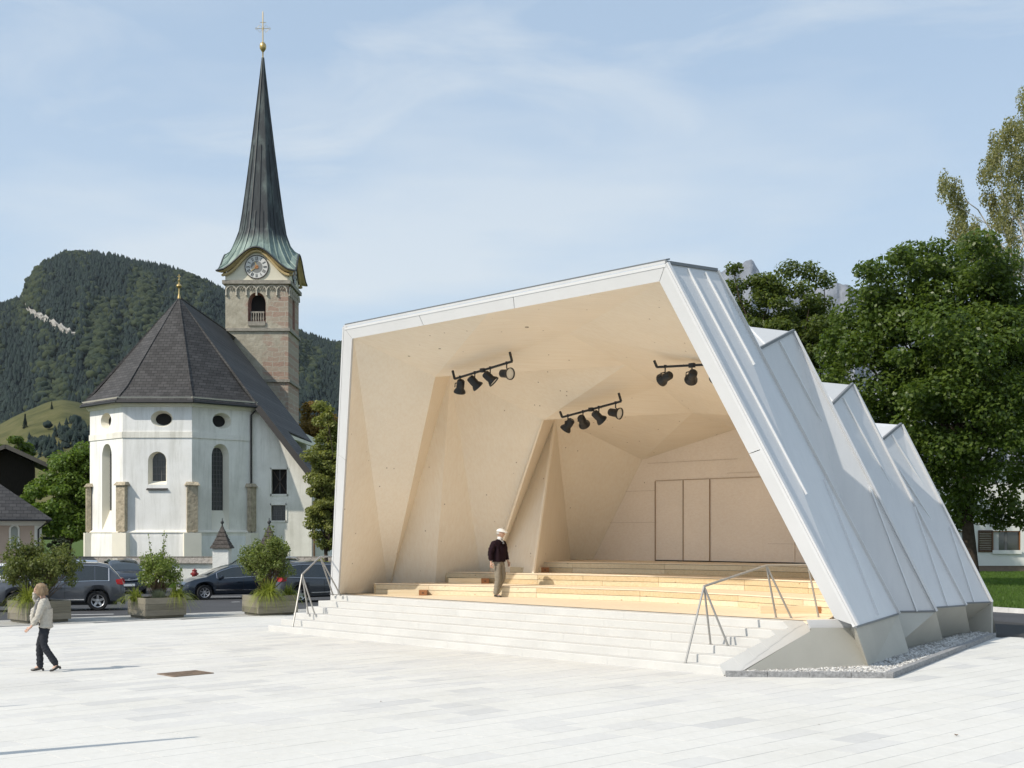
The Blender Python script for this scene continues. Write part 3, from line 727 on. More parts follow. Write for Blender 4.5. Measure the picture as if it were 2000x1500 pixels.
# ---- seating tiers of planks
TH = .305
TIERS = [[(.35,3.3),(2.0,3.95),(5.2,5.0),(8.3,5.6),(11.5,5.35),(13.6,4.85),(14.45,4.65)],
         [(1.2,5.25),(4.3,5.95),(7.8,6.95),(10.5,7.0),(12.6,6.6),(13.75,6.3)],
         [(2.3,6.55),(4.5,7.15),(7.2,7.95),(9.5,8.3),(11.5,8.35),(13.3,8.2)]]
for k, pl in enumerate(TIERS):
    z0 = ZS+TH*k; nm = ('lowest','middle','highest')[k]
    tr_ = thing('seating_tier', W(*pl[2], z0), '%s of the three pine plank seating tiers on the stage' % nm, 'seating tier', 'stage seating tiers')
    nxt = TIERS[k+1] if k < 2 else [(2.0,9.84),(13.1,9.84)]
    top = [W(t,d,z0+TH-.03) for t,d in pl]; bk = [W(t+(.6 if i == 0 else 0),d+.12,z0+TH-.03) for i,(t,d) in enumerate(nxt)][::-1]
    MB().extr(top+bk, (0,0,.03)).build('tread_deck', DECK, tr_)
    # planks: two courses, butt joints at random lengths
    for c in range(2):
        zz0 = z0+.004+c*(TH-.034)/2; zz1 = zz0+(TH-.034)/2-.010
        pts = [Vector((*W(t,d).xy, 0)) for t,d in pl]; seg = [(pts[i+1]-pts[i]).length for i in range(len(pts)-1)]
        for i in range(len(pts)-1):
            a = 0.0
            n = max(1, round(seg[i]/2.3)); cut = [seg[i]*j/n + (rnd.uniform(-.5,.5) if 0 < j < n else 0) for j in range(n+1)]
            dd = (pts[i+1]-pts[i]).normalized(); nn = Vector((-dd.y, dd.x, 0))
            for p, q in zip(cut[:-1], cut[1:]):
                s_ = pts[i]+dd*(p+.004); e_ = pts[i]+dd*(q-.004); off = rnd.uniform(-.003,.003)
                mm = PINE[rnd.randrange(4)]
                MB().extr([s_+nn*off+Vector((0,0,zz0)), e_+nn*off+Vector((0,0,zz0)), e_+nn*.045+Vector((0,0,zz0)), s_+nn*.045+Vector((0,0,zz0))], (0,0,zz1-zz0)).build('plank', mm, tr_)
    MB().extr([Vector((*W(t,d+.05).xy,z0)) for t,d in pl]+[Vector((*W(t,d+.09).xy,z0)) for t,d in pl][::-1], (0,0,TH-.032)).build('backing', DARKGAP, tr_)
    # end plank facing the left wall
    e0 = W(pl[0][0], pl[0][1]); dirn = (W(nxt[0][0]-.6, nxt[0][1]+.3)-e0)
    MB().extr([e0+Vector((0,0,z0)), e0+V*.9-U*.1+Vector((0,0,z0)), e0+V*.9-U*.1+Vector((0,0,z0+TH-.03)), e0+Vector((0,0,z0+TH-.03))], U*.05).build('end_plank', PINE[3], tr_)
# low step boxes on the tiers
def step_box(pxa, pxb, py, z, label, right=False):
    a, c = at_z(pxa, py, z), at_z(pxb, py, z); d_ = (c-a).normalized(); n_ = Vector((-d_.y, d_.x, 0))
    r = thing('step_box', a, label, 'step box', 'loose plank steps on the tiers'); w = (c-a).length
    end = .22
    h = .15
    MB().extr([a+Vector((0,0,.002)), a+d_*(w-end)+Vector((0,0,.002)), a+d_*(w-end)+n_*.34+Vector((0,0,.002)), a+n_*.34+Vector((0,0,.002))], (0,0,h)).build('riser_block', PINE[0], r)
    e_ = MB(); p = a+d_*(w-end+.003)
    e_.extr([p+Vector((0,0,.002)), p+d_*(end-.003)+Vector((0,0,.002)), p+d_*(end-.003)+n_*.34+Vector((0,0,.002)), p+n_*.34+Vector((0,0,.002))], (0,0,h-.006)); e_.build('end_grain_block', PINEDARK, r)
    q = p+d_*(end/2)-n_*.004+Vector((0,0,h*.5)); MB().obox(q, d_*.02, n_*.005, Vector((0,0,.012))).build('bolt_hole', DARKGAP, r)
step_box(757,833.5,1163.2,ZS,'small plank step in front of the lowest tier, left end')
step_box(876,955,1140.2,ZS+TH,'small plank step in front of the middle tier, left end')
step_box(996,1072,1118.4,ZS+2*TH,'small plank step in front of the highest tier, left end')
step_box(1486,1616,1198.2,ZS,'long plank step at the right end of the lowest tier beside the frame')

# ---- handrails
def rail(label, nodes, rails, r=.021):
    o = thing('handrail', nodes[0][1], label, 'handrail', 'stair handrails')
    b = MB(); b.tube(rails, r+.003, 8); b.build('top_rail', RAIL, o, 40)
    for a, c in nodes: MB().tube([a, c], r, 8).build('post', RAIL, o, 40); MB().lathe([(0,.006),(.045,.006),(.045,0)], 12, c).build('base_plate', RAIL, o)
tR = 14.15
a1, a2, a3 = at_T(1375,1145,tR), at_T(1497,1090,tR+.1), None
a2.z = 1.98
a3 = at_T(1578,1090,14.62); a3.z = a2.z
rail('slim steel handrail at the right end of the front steps', [(a1, W(14.05,.12,.15)), (a1, W(14.0,.98,.45)), (a1, W(14.42,.98,.45)), (a2, at_z(1516,1206.5,.9)), (a2, at_z(1546,1207.5,.9)), (a3, at_z(1599,1205.5,.9))], [a1, a2, a3])
tL = .55
b1 = at_T(590,1122,tL+.1); b2 = at_T(625,1087,tL-.1); b2.z = 1.98; b3 = at_z(655,1160.5,.9); b3 = Vector((b3.x, b3.y, 1.98)); b3 = W(-.05,2.12,1.98)
rail('slim steel handrail at the left end of the front steps', [(b1, W(.95,.12,.15)), (b1, W(.72,.78,.45)), (b1, W(1.02,.78,.45)), (b2, W(.2,1.98,.9)), (b2, W(.55,1.98,.9)), (b3, W(.16,2.2,.9)), (b3, W(-.2,2.2,.9))], [b1, b2, b3])

# ---- spotlight bars
def spot(root, p, aim, s=1.0):
    aim = Vector(aim).normalized(); h = .16*s
    MB().tube([p, p-Vector((0,0,.13))], .016, 6).build('hanger', BLACK, root)
    clamp = MB().box(p-Vector((.03,.03,.03)), p+Vector((.03,.03,.04))); clamp.build('clamp', BLACK, root)
    c = p-Vector((0,0,.26)); x = aim.orthogonal().normalized()
    yk = Vector((0,0,1)).cross(aim); yk = yk.normalized() if yk.length > .01 else x
    MB().tube([p-Vector((0,0,.13))+yk*.0, c+yk*.13+Vector((0,0,.10)), c+yk*.14], .014, 6).build('yoke', BLACK, root)
    q = aim.to_track_quat('Z', 'Y').to_matrix().to_4x4()
    b = MB(); b.lathe([(0,-.20),(.075,-.20),(.10,-.17),(.105,-.02),(.10,.02),(.15,.10),(.155,.14),(.14,.14),(.135,.11)], 20)
    hs = b.build('lamp_housing', BLACK, root, 40)
    l = MB(); l.lathe([(0,.118),(.07,.125),(.138,.112)], 20); ls = l.build('lens', LENS, hs, 60)
    Mx = Matrix.Translation(c) @ q
    hs.matrix_basis = Mx
def lightbar(pa, pb, n, aims, label, at, up):
    r = thing('spotlight_bar', (pa+pb)/2, label, 'stage light', 'stage light bars')
    MB().bar(pa, pb, .045, .05).build('bar', BLACK, r)
    for p, h in zip((pa, pb), up): MB().bar(p, p+Vector((0,0,h))-U*.08, .045, .045).build('bracket', BLACK, r)
    MB().obox((pa+pb)/2, U*.07, V*.04, Vector((0,0,.05))).build('junction_box', BLACK, r)
    for k, a in zip(at, aims): spot(r, lerp(pa, pb, k), a)
lightbar(at_D(888,740,2.5), at_D(1000,706,2.65), 4, [(-.15,.5,-1),(.7,.25,-.75),(.75,-.1,-.7),(.75,-.75,-.12)], 'black bar of four stage lamps under the first ceiling fold', (.10,.36,.63,.91), (.22,.24))
lightbar(at_D(1098,815,5.3), at_D(1213,784,5.6), 4, [(-.55,.4,-.8),(.35,.75,-.55),(.7,.3,-.65),(.8,-.62,-.2)], 'black bar of four stage lamps under the second ceiling fold', (.10,.36,.63,.91), (.16,.22))
ra, rb_ = at_D(1283,717,3.9), at_D(1372,712.5,3.9); rb_ = ra+(rb_-ra)*1.55
lightbar(ra, rb_, 3, [(-.55,.8,-.30),(-.05,.95,-.45),(-.2,.9,-.5)], 'black bar of stage lamps half hidden by the right frame post', (.12,.50,.85), (.16,.16))

# ---- granite kerb and gravel bed
kb = thing('granite_edging', gnd(1745,1325), 'rough granite kerb stones round the gravel bed beside the pavilion', 'kerb')
def kerb_run(a, c, n, h, w, inn):
    d_ = (c-a)/n; dn = d_.normalized()
    for i in range(n):
        p, q = a+d_*i+dn*.004, a+d_*(i+1)-dn*.004
        b = MB(); j = lambda: rnd.uniform(-.006,.006)
        lo = [p, q, q+inn*w, p+inn*w]; up = [x+Vector((j(),j(),h+j())) for x in lo]
        b.prism([x+Vector((0,0,-.05)) for x in lo], up); b.build('kerb_stone', GRANITE, kb)
ka, kc, ke = gnd(1418,1322), gnd(1745,1325), gnd(1946,1244.5)
kerb_run(ka, kc, 4, .10, .13, Vector((0,1,0)))
sd_ = (ke-kc).normalized(); kerb_run(kc, ke, 11, .11, .14, Vector((-sd_.y, sd_.x, 0)))
tag(MB().extr([ka+Vector((0,.05,-.04)), kc+Vector((-.05,.05,-.04)), ke+Vector((-.1,0,-.04)), inward(gnd(1946,1236),1.5,0)+Vector((0,0,-.04)), c0+Vector((.5,.3,-.04))], (0,0,.08)).build('gravel_bed', GRAVEL), kind='structure')
bm = bmesh.new(); bmesh.ops.create_icosphere(bm, subdivisions=1, radius=1); pv = np.array([v.co[:] for v in bm.verts]); pf = np.array([[v.index for v in f.verts] for f in bm.faces]); bm.free()
def pebbles(poly_uv, n, size, name, label):
    a, b_, c_, d_ = [np.array(p) for p in poly_uv]; u, v = rng.random(n)[:,None], rng.random(n)[:,None]
    P = a*(1-u)*(1-v)+b_*u*(1-v)+c_*u*v+d_*(1-u)*v
    P[:,2] = rng.uniform(.035,.075,n); s = size*rng.uniform(.5,1.25,(n,1,3))
    q = pv[None]*s*(1+rng.uniform(-.25,.25,(n,len(pv),1))); a_ = rng.uniform(0,6.28,n); ca, sa = np.cos(a_)[:,None], np.sin(a_)[:,None]
    X = q[:,:,0]*ca-q[:,:,1]*sa; Y = q[:,:,0]*sa+q[:,:,1]*ca
    VV = np.stack([X,Y,q[:,:,2]*.7],-1)+P[:,None,:]
    me = quad_mesh(name, VV.reshape(-1,3), (pf[None]+(np.arange(n)*len(pv))[:,None,None]).reshape(-1,3))
    mi = np.repeat(rng.integers(0,3,n), len(pf)).astype(np.int32)
    o = link(name, me, PEBBLE); me.polygons.foreach_set('material_index', mi); tag(o, label, 'gravel', kind='stuff')
pebbles([kc+Vector((-.1,.15,0)), ke+Vector((-.15,0,0)), inward(gnd(1946,1236),.6,.3), c1+Vector((-.3,.1,0))], 9000, .036, 'grey_gravel', 'loose grey gravel between the folded plinth and the granite kerb')
pebbles([ka+Vector((.05,.14,0)), kc+Vector((-.1,.14,0)), c1+Vector((.1,0,0)), c0+Vector((-.1,0,0))], 2600, .030, 'white_gravel', 'strip of pale gravel in front of the right plinth cheek')
# ================================================================ CHURCH
PLASTER = mat('white_lime_plaster', (.86,.855,.835), .9, 0, .15, .5, .05, 14, .25, .02, fine=.03)
CREAM = mat('cream_plaster', (.78,.74,.63), .9, 0, .15, .6, .06, 14, .2, .02)
GREYP = mat('weathered_plaster', (.82,.795,.725), .9, 0, .15, .35, .12, 10, .3, .03)
TUFA = mat('tufa_stone', (.42,.36,.265), .95, 0, .1, 4, .3, 9, 1.0, .06)
GLASSD = emitless_glass('leaded_glass', (.010,.011,.012), .35)
LEAD = plain('leading', (.13,.13,.13), .6)
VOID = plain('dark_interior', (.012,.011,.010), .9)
def weathered(m, c):
    t = m.node_tree; b = t.nodes['Principled BSDF']; src = b.inputs['Base Color'].links[0].from_socket
    st = noise(t, coords(t, (2.2,2.2,.22)), 1.0, 6, .7, .3); pt = noise(t, coords(t), .35, 5, .65)
    col = mixc(t, 1.0, src, ramp(t, st, [(.30,(.80,.80,.78)),(.52,(1,1,1))]), 'MULTIPLY'); col = mixc(t, 1.0, col, ramp(t, pt, [(.3,(.90,.895,.87)),(.6,(1,1,1))]), 'MULTIPLY')
    s_ = N(t, 'ShaderNodeSeparateXYZ'); t.links.new(coords(t), s_.inputs[0]); mr = N(t, 'ShaderNodeMapRange'); t.links.new(mathn(t, 'ADD', s_.outputs[2], mathn(t, 'MULTIPLY', pt, 1.6)), mr.inputs[0]); mr.inputs[1].default_value = .3; mr.inputs[2].default_value = 1.5; mr.inputs[3].default_value = .72; mr.inputs[4].default_value = 1.0
    col = mixc(t, 1.0, col, mr.outputs[0], 'MULTIPLY'); t.links.new(col, b.inputs['Base Color'])
weathered(PLASTER, 0); weathered(GREYP, 0)
def slate(name, c, k):
    m, t, b = pbsdf(name, .68, 0, .22); v = coords(t)
    br = N(t, 'ShaderNodeTexBrick'); t.links.new(coords(t, (1,1,1), (R(90),0,0)), br.inputs['Vector'])
    br.inputs['Color1'].default_value = (*sc(c, .8), 1); br.inputs['Color2'].default_value = (*sc(c, 1.25), 1); br.inputs['Mortar'].default_value = (*sc(c, .35), 1)
    br.inputs['Scale'].default_value = 1.0; br.inputs['Brick Width'].default_value = .34; br.inputs['Row Height'].default_value = .17; br.inputs['Mortar Size'].default_value = .012
    n = noise(t, v, 1.3, 5, .65)
    col = mixc(t, 1.0, br.outputs[0], ramp(t, n, [(.3, .72), (.7, 1.15)]), 'MULTIPLY')
    t.links.new(col, b.inputs['Base Color']); bump(t, b, br.outputs['Fac'], .5, -.02)
    return m
SLATE = slate('slate', (.064,.061,.060), 1)
COPPER = None
def copper():
    m, t, b = pbsdf('weathered_copper', .55, .1, .4); v = coords(t); s_ = N(t, 'ShaderNodeSeparateXYZ'); t.links.new(v, s_.inputs[0])
    n = noise(t, coords(t, (1.2,1.2,.35)), 1.4, 7, .65, .3)
    dark = ramp(t, n, [(.3,(.024,.027,.030)),(.55,(.045,.052,.055)),(.78,(.085,.105,.105))])
    green = ramp(t, n, [(.3,(.13,.185,.165)),(.7,(.27,.34,.30))])
    mr = N(t, 'ShaderNodeMapRange'); t.links.new(s_.outputs[2], mr.inputs[0]); mr.inputs[1].default_value = 24.4; mr.inputs[2].default_value = 23.4
    f = mathn(t, 'ADD', mr.outputs[0], mathn(t, 'MULTIPLY', mathn(t, 'SUBTRACT', n, .5), 1.2), True)
    t.links.new(mixc(t, f, dark, green), b.inputs['Base Color']); bump(t, b, noise(t, v, 3, 4), .2, .03); return m
COPPER = copper()
GOLD = plain('gilding', (.55,.40,.17), .38, .8)
def tower_mat():
    m, t, b = pbsdf('tower_plaster_stone', .95, 0, .1); v = coords(t)
    br = N(t, 'ShaderNodeTexBrick'); va_ = N(t, 'ShaderNodeVectorMath', operation='ADD'); t.links.new(coords(t, (1,1,1), (R(90),0,0)), va_.inputs[0]); nz_ = N(t, 'ShaderNodeTexNoise'); nz_.inputs['Scale'].default_value = 1.7; nz_.inputs['Detail'].default_value = 4; t.links.new(v, nz_.inputs['Vector'])
    vs_ = N(t, 'ShaderNodeVectorMath', operation='SCALE'); t.links.new(nz_.outputs[1], vs_.inputs[0]); vs_.inputs['Scale'].default_value = .35; t.links.new(vs_.outputs[0], va_.inputs[1]); t.links.new(va_.outputs[0], br.inputs['Vector']); br.inputs['Scale'].default_value = 1
    br.inputs['Brick Width'].default_value = .85; br.inputs['Row Height'].default_value = .36; br.inputs['Mortar Size'].default_value = .03
    br.inputs['Color1'].default_value = (.36,.235,.185,1); br.inputs['Color2'].default_value = (.38,.325,.26,1); br.inputs['Mortar'].default_value = (.42,.38,.31,1)
    pl = ramp(t, noise(t, v, 1.6, 8, .7), [(.3,(.30,.27,.215)),(.5,(.42,.38,.30)),(.72,(.50,.465,.385))])
    s_ = N(t, 'ShaderNodeSeparateXYZ'); t.links.new(v, s_.inputs[0])
    e = mathn(t, 'ADD', noise(t, v, .55, 6, .65), mathn(t, 'MULTIPLY', mathn(t, 'ADD', s_.outputs[0], 18.3), .075))
    f = ramp(t, e, [(.51, 0.0), (.60, .85)])
    t.links.new(mixc(t, f, pl, br.outputs[0]), b.inputs['Base Color']); bump(t, b, noise(t, v, 5, 6, .7), .8, .06); return m
TOWER = tower_mat()
church = thing('church', (-20,76.7,0), 'white village church with dark slate roof and tall copper spire on a stone tower', 'church')

def wall(name, o, ux, n, outer, holes, m, parent, depth=.45, splay=.75, shift=(0,0)):
    """o origin, ux horizontal unit axis, n outward normal; outer and holes as (x,z) loops; holes get splayed reveals"""
    o, ux, n = Vector(o), Vector(ux), Vector(n); P = lambda x, z, d=0.0: o+ux*x+Vector((0,0,z))-n*d
    loops = [[Vector((x,z,0)) for x,z in outer]]+[[Vector((x,z,0)) for x,z in h] for h in holes]
    tri = tessellate_polygon(loops); flat = [p for l in loops for p in l]
    b = MB(); b.add([P(p.x,p.y) for p in flat], [tuple(t) for t in tri])
    ob = b.build(name, m, parent)
    inner = []
    for h in holes:
        cx = sum(p[0] for p in h)/len(h); cz = sum(p[1] for p in h)/len(h)
        q = [(cx+(x-cx)*splay+shift[0], cz+(z-cz)*(splay if len(h) > 20 else splay*.5+.5)+shift[1]) for x,z in h]; inner.append(q)
    return ob, inner, P
def arch(x, z0, w, h, n=10, pointed=True):
    r = w/2; pts = [(x-r,z0),(x+r,z0)]
    if pointed:
        zc = z0+h-w*.62
        for i in range(n+1):
            a = i/n; pts.append((x+r*math.cos(a*math.pi/2)**.8 if a < 1 else x, zc+w*.62*math.sin(a*math.pi/2)**1.15))
        for i in range(n-1,-1,-1):
            a = i/n; pts.append((x-r*math.cos(a*math.pi/2)**.8, zc+w*.62*math.sin(a*math.pi/2)**1.15))
    else:
        zc = z0+h-r
        for i in range(2*n+1): a = math.pi*i/(2*n); pts.append((x+r*math.cos(a), zc+r*math.sin(a)))
    out = []
    for p in pts:
        if not out or abs(p[0]-out[-1][0])+abs(p[1]-out[-1][1]) > 1e-4: out.append(p)
    return out
def oval(x, z, a, c, n=28): return [(x+a*math.cos(2*math.pi*i/n), z+c*math.sin(2*math.pi*i/n)) for i in range(n)]
def window(hole, inner, P, depth, frame_m, pane_m, parent, bars=(3,6), barw=.03, name='window'):
    b = MB(); n = len(hole); b.add([P(x,z) for x,z in hole]+[P(x,z,depth) for x,z in inner], [(i,(i+1)%n,n+(i+1)%n,n+i) for i in range(n)])
    w = b.build(name, frame_m, parent)
    tri = tessellate_polygon([[Vector((x,z,0)) for x,z in inner]]); b = MB(); b.add([P(x,z,depth-.004) for x,z in inner], [tuple(t) for t in tri]); b.build('pane', pane_m, w)
    x0, x1 = min(p[0] for p in inner), max(p[0] for p in inner); z0, z1 = min(p[1] for p in inner), max(p[1] for p in inner)
    if bars:
        b = MB(); ins = lambda x, z: abs(x-(x0+x1)/2) < (x1-x0)/2*(1 if z < z1-(x1-x0)*.55 else max(.05, 1-((z-(z1-(x1-x0)*.55))/((x1-x0)*.55))**1.8))
        for i in range(1, bars[0]):
            x = x0+(x1-x0)*i/bars[0]; zt = z1-.02
            while zt > z0 and not ins(x, zt): zt -= .03
            b.bar(P(x,z0,depth-.02), P(x,zt,depth-.02), barw, .02, P(0,0,-1)-P(0,0))
        for j in range(1, bars[1]):
            z = z0+(z1-z0)*j/bars[1]; hw = (x1-x0)/2
            while hw > .05 and not ins((x0+x1)/2+hw*.97, z): hw *= .93
            b.bar(P((x0+x1)/2-hw,z,depth-.02), P((x0+x1)/2+hw,z,depth-.02), barw, .02)
        b.build('glazing_bars', LEAD, w)
    return w
CX, CY, IR = -19.95, 76.7, 4.7
hw = IR*math.tan(R(22.5)); ZG, ZP, ZE = -.5, 2.65, 10.2
octo = lambda r, k: Vector((CX + r/math.cos(R(22.5))*math.cos(R(-90+22.5+45*k)), CY + r/math.cos(R(22.5))*math.sin(R(-90+22.5+45*k)), 0))
# corners: k=-2..1 => left wall start, left, right, right wall start
cn = {k: octo(IR, k) for k in (-2,-1,0,1)}
faces = [(cn[-2], cn[-1]), (cn[-1], cn[0]), (cn[0], cn[1])]
for i, (a, c) in enumerate(faces):
    ux = (c-a).normalized(); n = Vector((ux.y, -ux.x, 0)); L = (c-a).length; mid = L/2
    cx = mid + (-.05, .0, .0)[i]
    hol = [oval(mid+(0,.25,0)[i], 9.05, .62, .46)]
    if i == 1: hol.append(arch(mid+.0, 5.35, 1.05, 1.85, 8, False))
    else: hol.append(arch(mid+(.1,0,-.1)[i], 2.72, 1.15, 5.0, 10, True))
    ob, inner, P = wall('apse_wall', a, ux, n, [(0,ZP),(L,ZP),(L,ZE),(0,ZE)], hol, PLASTER if i < 2 else GREYP, church, splay=.72)
    window(hol[0], inner[0], P, .40, CREAM, VOID, church, None, name='oculus')
    window(hol[1], inner[1], P, .42, CREAM, GLASSD, church, (3,4) if i == 1 else (4,14))
    MB().extr([P(hol[1][0][0]-.08,hol[1][0][1]-.28,-.1), P(hol[1][1][0]+.08,hol[1][0][1]-.28,-.1), P(hol[1][1][0],hol[1][0][1]+.05,.35), P(hol[1][0][0],hol[1][0][1]+.05,.35)], (0,0,-.04)).build('sloping_sill', SLATE, church)
    # plinth, string course, frieze
    b = MB(); b.extr([P(-.12,ZG,-.14), P(L+.12,ZG,-.14), P(L+.12,ZP,-.14), P(-.12,ZP,-.14)], n*-.14); b.build('plinth', PLASTER if i < 2 else GREYP, church)
    b = MB(); b.extr([P(.45,.75,-.155), P(L-.45,.75,-.155), P(L-.45,ZP-.2,-.155), P(.45,ZP-.2,-.155)], n*-.012); b.build('plinth_panel', PLASTER, church)
    b = MB(); b.extr([P(-.08,ZP,-.19), P(L+.08,ZP,-.19), P(L,ZP+.14,0), P(0,ZP+.14,0)], n*-.05); b.build('plinth_ledge', GREYP if i == 1 else CREAM, church)
    b = MB(); b.extr([P(-.03,7.98,-.05), P(L+.03,7.98,-.05), P(L+.03,8.32,-.05), P(-.03,8.32,-.05)], n*-.06); b.build('string_course', GREYP, church)
    b = MB(); b.extr([P(-.06,9.72,-.06), P(L+.06,9.72,-.06), P(L+.22,ZE+.05,-.4), P(-.22,ZE+.05,-.4)], n*-.45); b.build('cornice', CREAM, church)
# tufa pilasters at the corners
for k in (-2,-1,0,1):
    p = octo(IR+.06, k); rad = Vector((p.x-CX, p.y-CY, 0)).normalized(); tg = Vector((-rad.y, rad.x, 0))
    b = MB(); b.obox(p+Vector((0,0,4.0))+rad*.02, rad*.13, tg*.30, Vector((0,0,1.3))); b.build('corner_pilaster', TUFA, church)
    b = MB(); b.prism([p+rad*.26+tg*.42+Vector((0,0,5.3)), p+rad*.26-tg*.42+Vector((0,0,5.3)), p-rad*.2-tg*.42+Vector((0,0,5.3)), p-rad*.2+tg*.42+Vector((0,0,5.3))],
                      [p+rad*.1+tg*.3+Vector((0,0,5.5)), p+rad*.1-tg*.3+Vector((0,0,5.5)), p-rad*.2-tg*.3+Vector((0,0,5.5)), p-rad*.2+tg*.3+Vector((0,0,5.5))]); b.build('pilaster_cap', TUFA, church)
    b = MB(); b.obox(p+Vector((0,0,(ZP+ZG)/2))+rad*.06, rad*.2, tg*.48, Vector((0,0,(ZP-ZG)/2-.02))); b.build('plinth_pier', CREAM, church)
# choir walls running back
for a, y1 in ((cn[1], 89.0),): MB().extr([a+Vector((0,0,ZG)), Vector((a.x,y1,ZG)), Vector((a.x,y1,ZE)), a+Vector((0,0,ZE))], (-.4,0,0)).build('choir_wall', GREYP, church)
MB().extr([cn[-2]+Vector((0,0,ZG)), Vector((cn[-2].x,104,ZG)), Vector((cn[-2].x,104,ZE)), cn[-2]+Vector((0,0,ZE))], (.4,0,0)).build('choir_wall', PLASTER, church)
# roof: apse hips, then two long slopes
apex = Vector((CX, CY, 16.75)); ER = IR+.48; ez = 10.06
ec = {k: octo(ER, k)+Vector((0,0,ez)) for k in (-2,-1,0,1)}
def flare(a, c, tip):
    """hip face with a slight kick at the eaves"""
    b = MB(); k = .16; a2, c2 = lerp(a, tip, k)-Vector((0,0,.26)), lerp(c, tip, k)-Vector((0,0,.26))
    n = (c-a).cross(tip-a).normalized(); n = n if n.z > 0 else -n
    b.extr([a,c,c2,a2], -n*.14); b.extr([a2,c2,tip], -n*.14); return b
for i, (k0_, k1_) in enumerate(((-2,-1),(-1,0),(0,1))): flare(ec[k0_], ec[k1_], apex).build('roof_hip', SLATE, church)
for k in (-1,0): MB().tube([ec[k]+Vector((0,0,.04)), lerp(ec[k],apex,.16)-Vector((0,0,.2)), apex], .03, 5).build('hip_tile', SLATE, church)
rr = Vector((CX, 89, 16.75)); sl = (16.75-ez)/(ec[1].x-CX)
def rp(x, y): return Vector((x, y, 16.75-(x-CX)*sl))
b = MB(); b.extr([apex, rr, rp(-13.9,89), rp(-13.9,79.5), rp(-11.55,79.5), rp(-11.55,74.45), rp(ec[1].x,74.45)], (-.09,0,-.07)); b.build('roof_slope', SLATE, church)
b = MB(); b.extr([apex, Vector((CX,104,16.75)), Vector((ec[-2].x,104,ez)), ec[-2]], (.09,0,-.07)); b.build('roof_slope', SLATE, church)
b = MB(); b.bar(rp(ec[1].x,74.42)+Vector((0,-.06,-.14)), rp(-11.5,74.42)+Vector((0,-.06,-.14)), .16, .34); b.build('verge_board', plain('verge_dark', (.05,.045,.042), .7), church)
b = MB(); b.bar(rp(-13.9,80)+Vector((0,0,-.3)), rp(-13.9,89)+Vector((0,0,-.2)), .2, .2); b.build('soffit', CREAM, church)
MB().tube([apex, rr], .08, 6).build('ridge_tile', SLATE, church)
g = MB()
for k0_, k1_ in ((-2,-1),(-1,0),(0,1)): g.tube([ec[k0_]+Vector((0,0,-.10)), ec[k1_]+Vector((0,0,-.10))], .075, 8)
g.build('gutter', plain('gutter_dark', (.05,.05,.052), .5, .5), church)
MB().tube([ec[1]+Vector((0,0,-.15)), cn[1]+Vector((.05,-.12,9.5)), cn[1]+Vector((.05,-.12,-.2))], .06, 8).build('downpipe', plain('downpipe_dark', (.045,.04,.038), .5, .4), church)
# finial on the apse
f = MB(); f.lathe([(r_*.78,h_*.62) for r_,h_ in ((.13,0),(.10,.25),(.05,.5),(.05,1.0),(.16,1.08),(.22,1.22),(.16,1.38),(.06,1.46),(.05,1.7),(.11,1.78),(.05,1.88),(0,1.95))], 14, apex+Vector((0,0,-.1)))
f.build('finial', GOLD, church, 50)
b = MB(); b.obox(apex+Vector((0,0,1.2)), (.022,0,0), (0,.022,0), (0,0,.16)); b.obox(apex+Vector((0,0,1.24)), (.09,0,0), (0,.022,0), (0,0,.022)); b.build('finial_cross', GOLD, church)
# annex wall under the long slope
ya = 74.9; xa0, xa1 = -15.25, -11.72
zt = lambda x: 16.75-(x-CX)*sl-.35
hol = [[(1.18,4.9),(2.08,4.9),(2.08,6.35),(1.18,6.35)], [(1.16,3.35),(2.0,3.35),(2.0,4.25),(1.16,4.25)], [(1.12,.35),(2.12,.35),(2.12,1.72),(1.12,1.72)]]
ob, inner, P = wall('annex_wall', (xa0,ya,0), (1,0,0), (0,-1,0), [(0,ZG),(xa1-xa0,ZG),(xa1-xa0,zt(xa1)),(0,zt(xa0))], hol, GREYP, church)
for h, br in zip(hol, ((2,1),(3,3),(5,5))):
    inn = [(x,z) for x,z in h]; w = window(h, inn, P, .25, CREAM, GLASSD if br[0] > 2 else VOID, church, br, .035)
    b = MB(); x0,z0,x1,z1 = h[0][0],h[0][1],h[2][0],h[2][1]
    for (a_, c_) in (((x0-.07,z0-.05),(x1+.07,z0-.05)),((x0-.07,z1+.05),(x1+.07,z1+.05)),((x0-.05,z0-.1),(x0-.05,z1+.1)),((x1+.05,z0-.1),(x1+.05,z1+.1))): b.bar(P(*a_,-.01), P(*c_,-.01), .1, .05, (0,-1,0))
    b.build('surround', GREYP, w)
b = MB(); b.bar(P(1.18,4.9,.2), P(2.08,6.35,.2), .05, .03, (0,-1,0)); b.bar(P(2.08,4.9,.2), P(1.18,6.35,.2), .05, .03, (0,-1,0)); b.build('shutter_brace', plain('old_wood', (.06,.045,.035), .9), church)
MB().extr([(xa1,ya,ZG),(xa1+.85,ya+.9,ZG),(xa1+.85,ya+.9,zt(xa1)-.6),(xa1,ya,zt(xa1))], (-.2,.2,0)).build('annex_wall', GREYP, church)
MB().tube([(xa1+.15,ya+.0,4.5),(xa1+.15,ya+.0,-.3)], .05, 8).build('downpipe', plain('downpipe_brown', (.14,.075,.035), .6), church)
# nave body behind (hidden)
MB().box((-24.6,89.05,ZG),(-14.3,104,9.5)).build('nave_wall', GREYP, church)

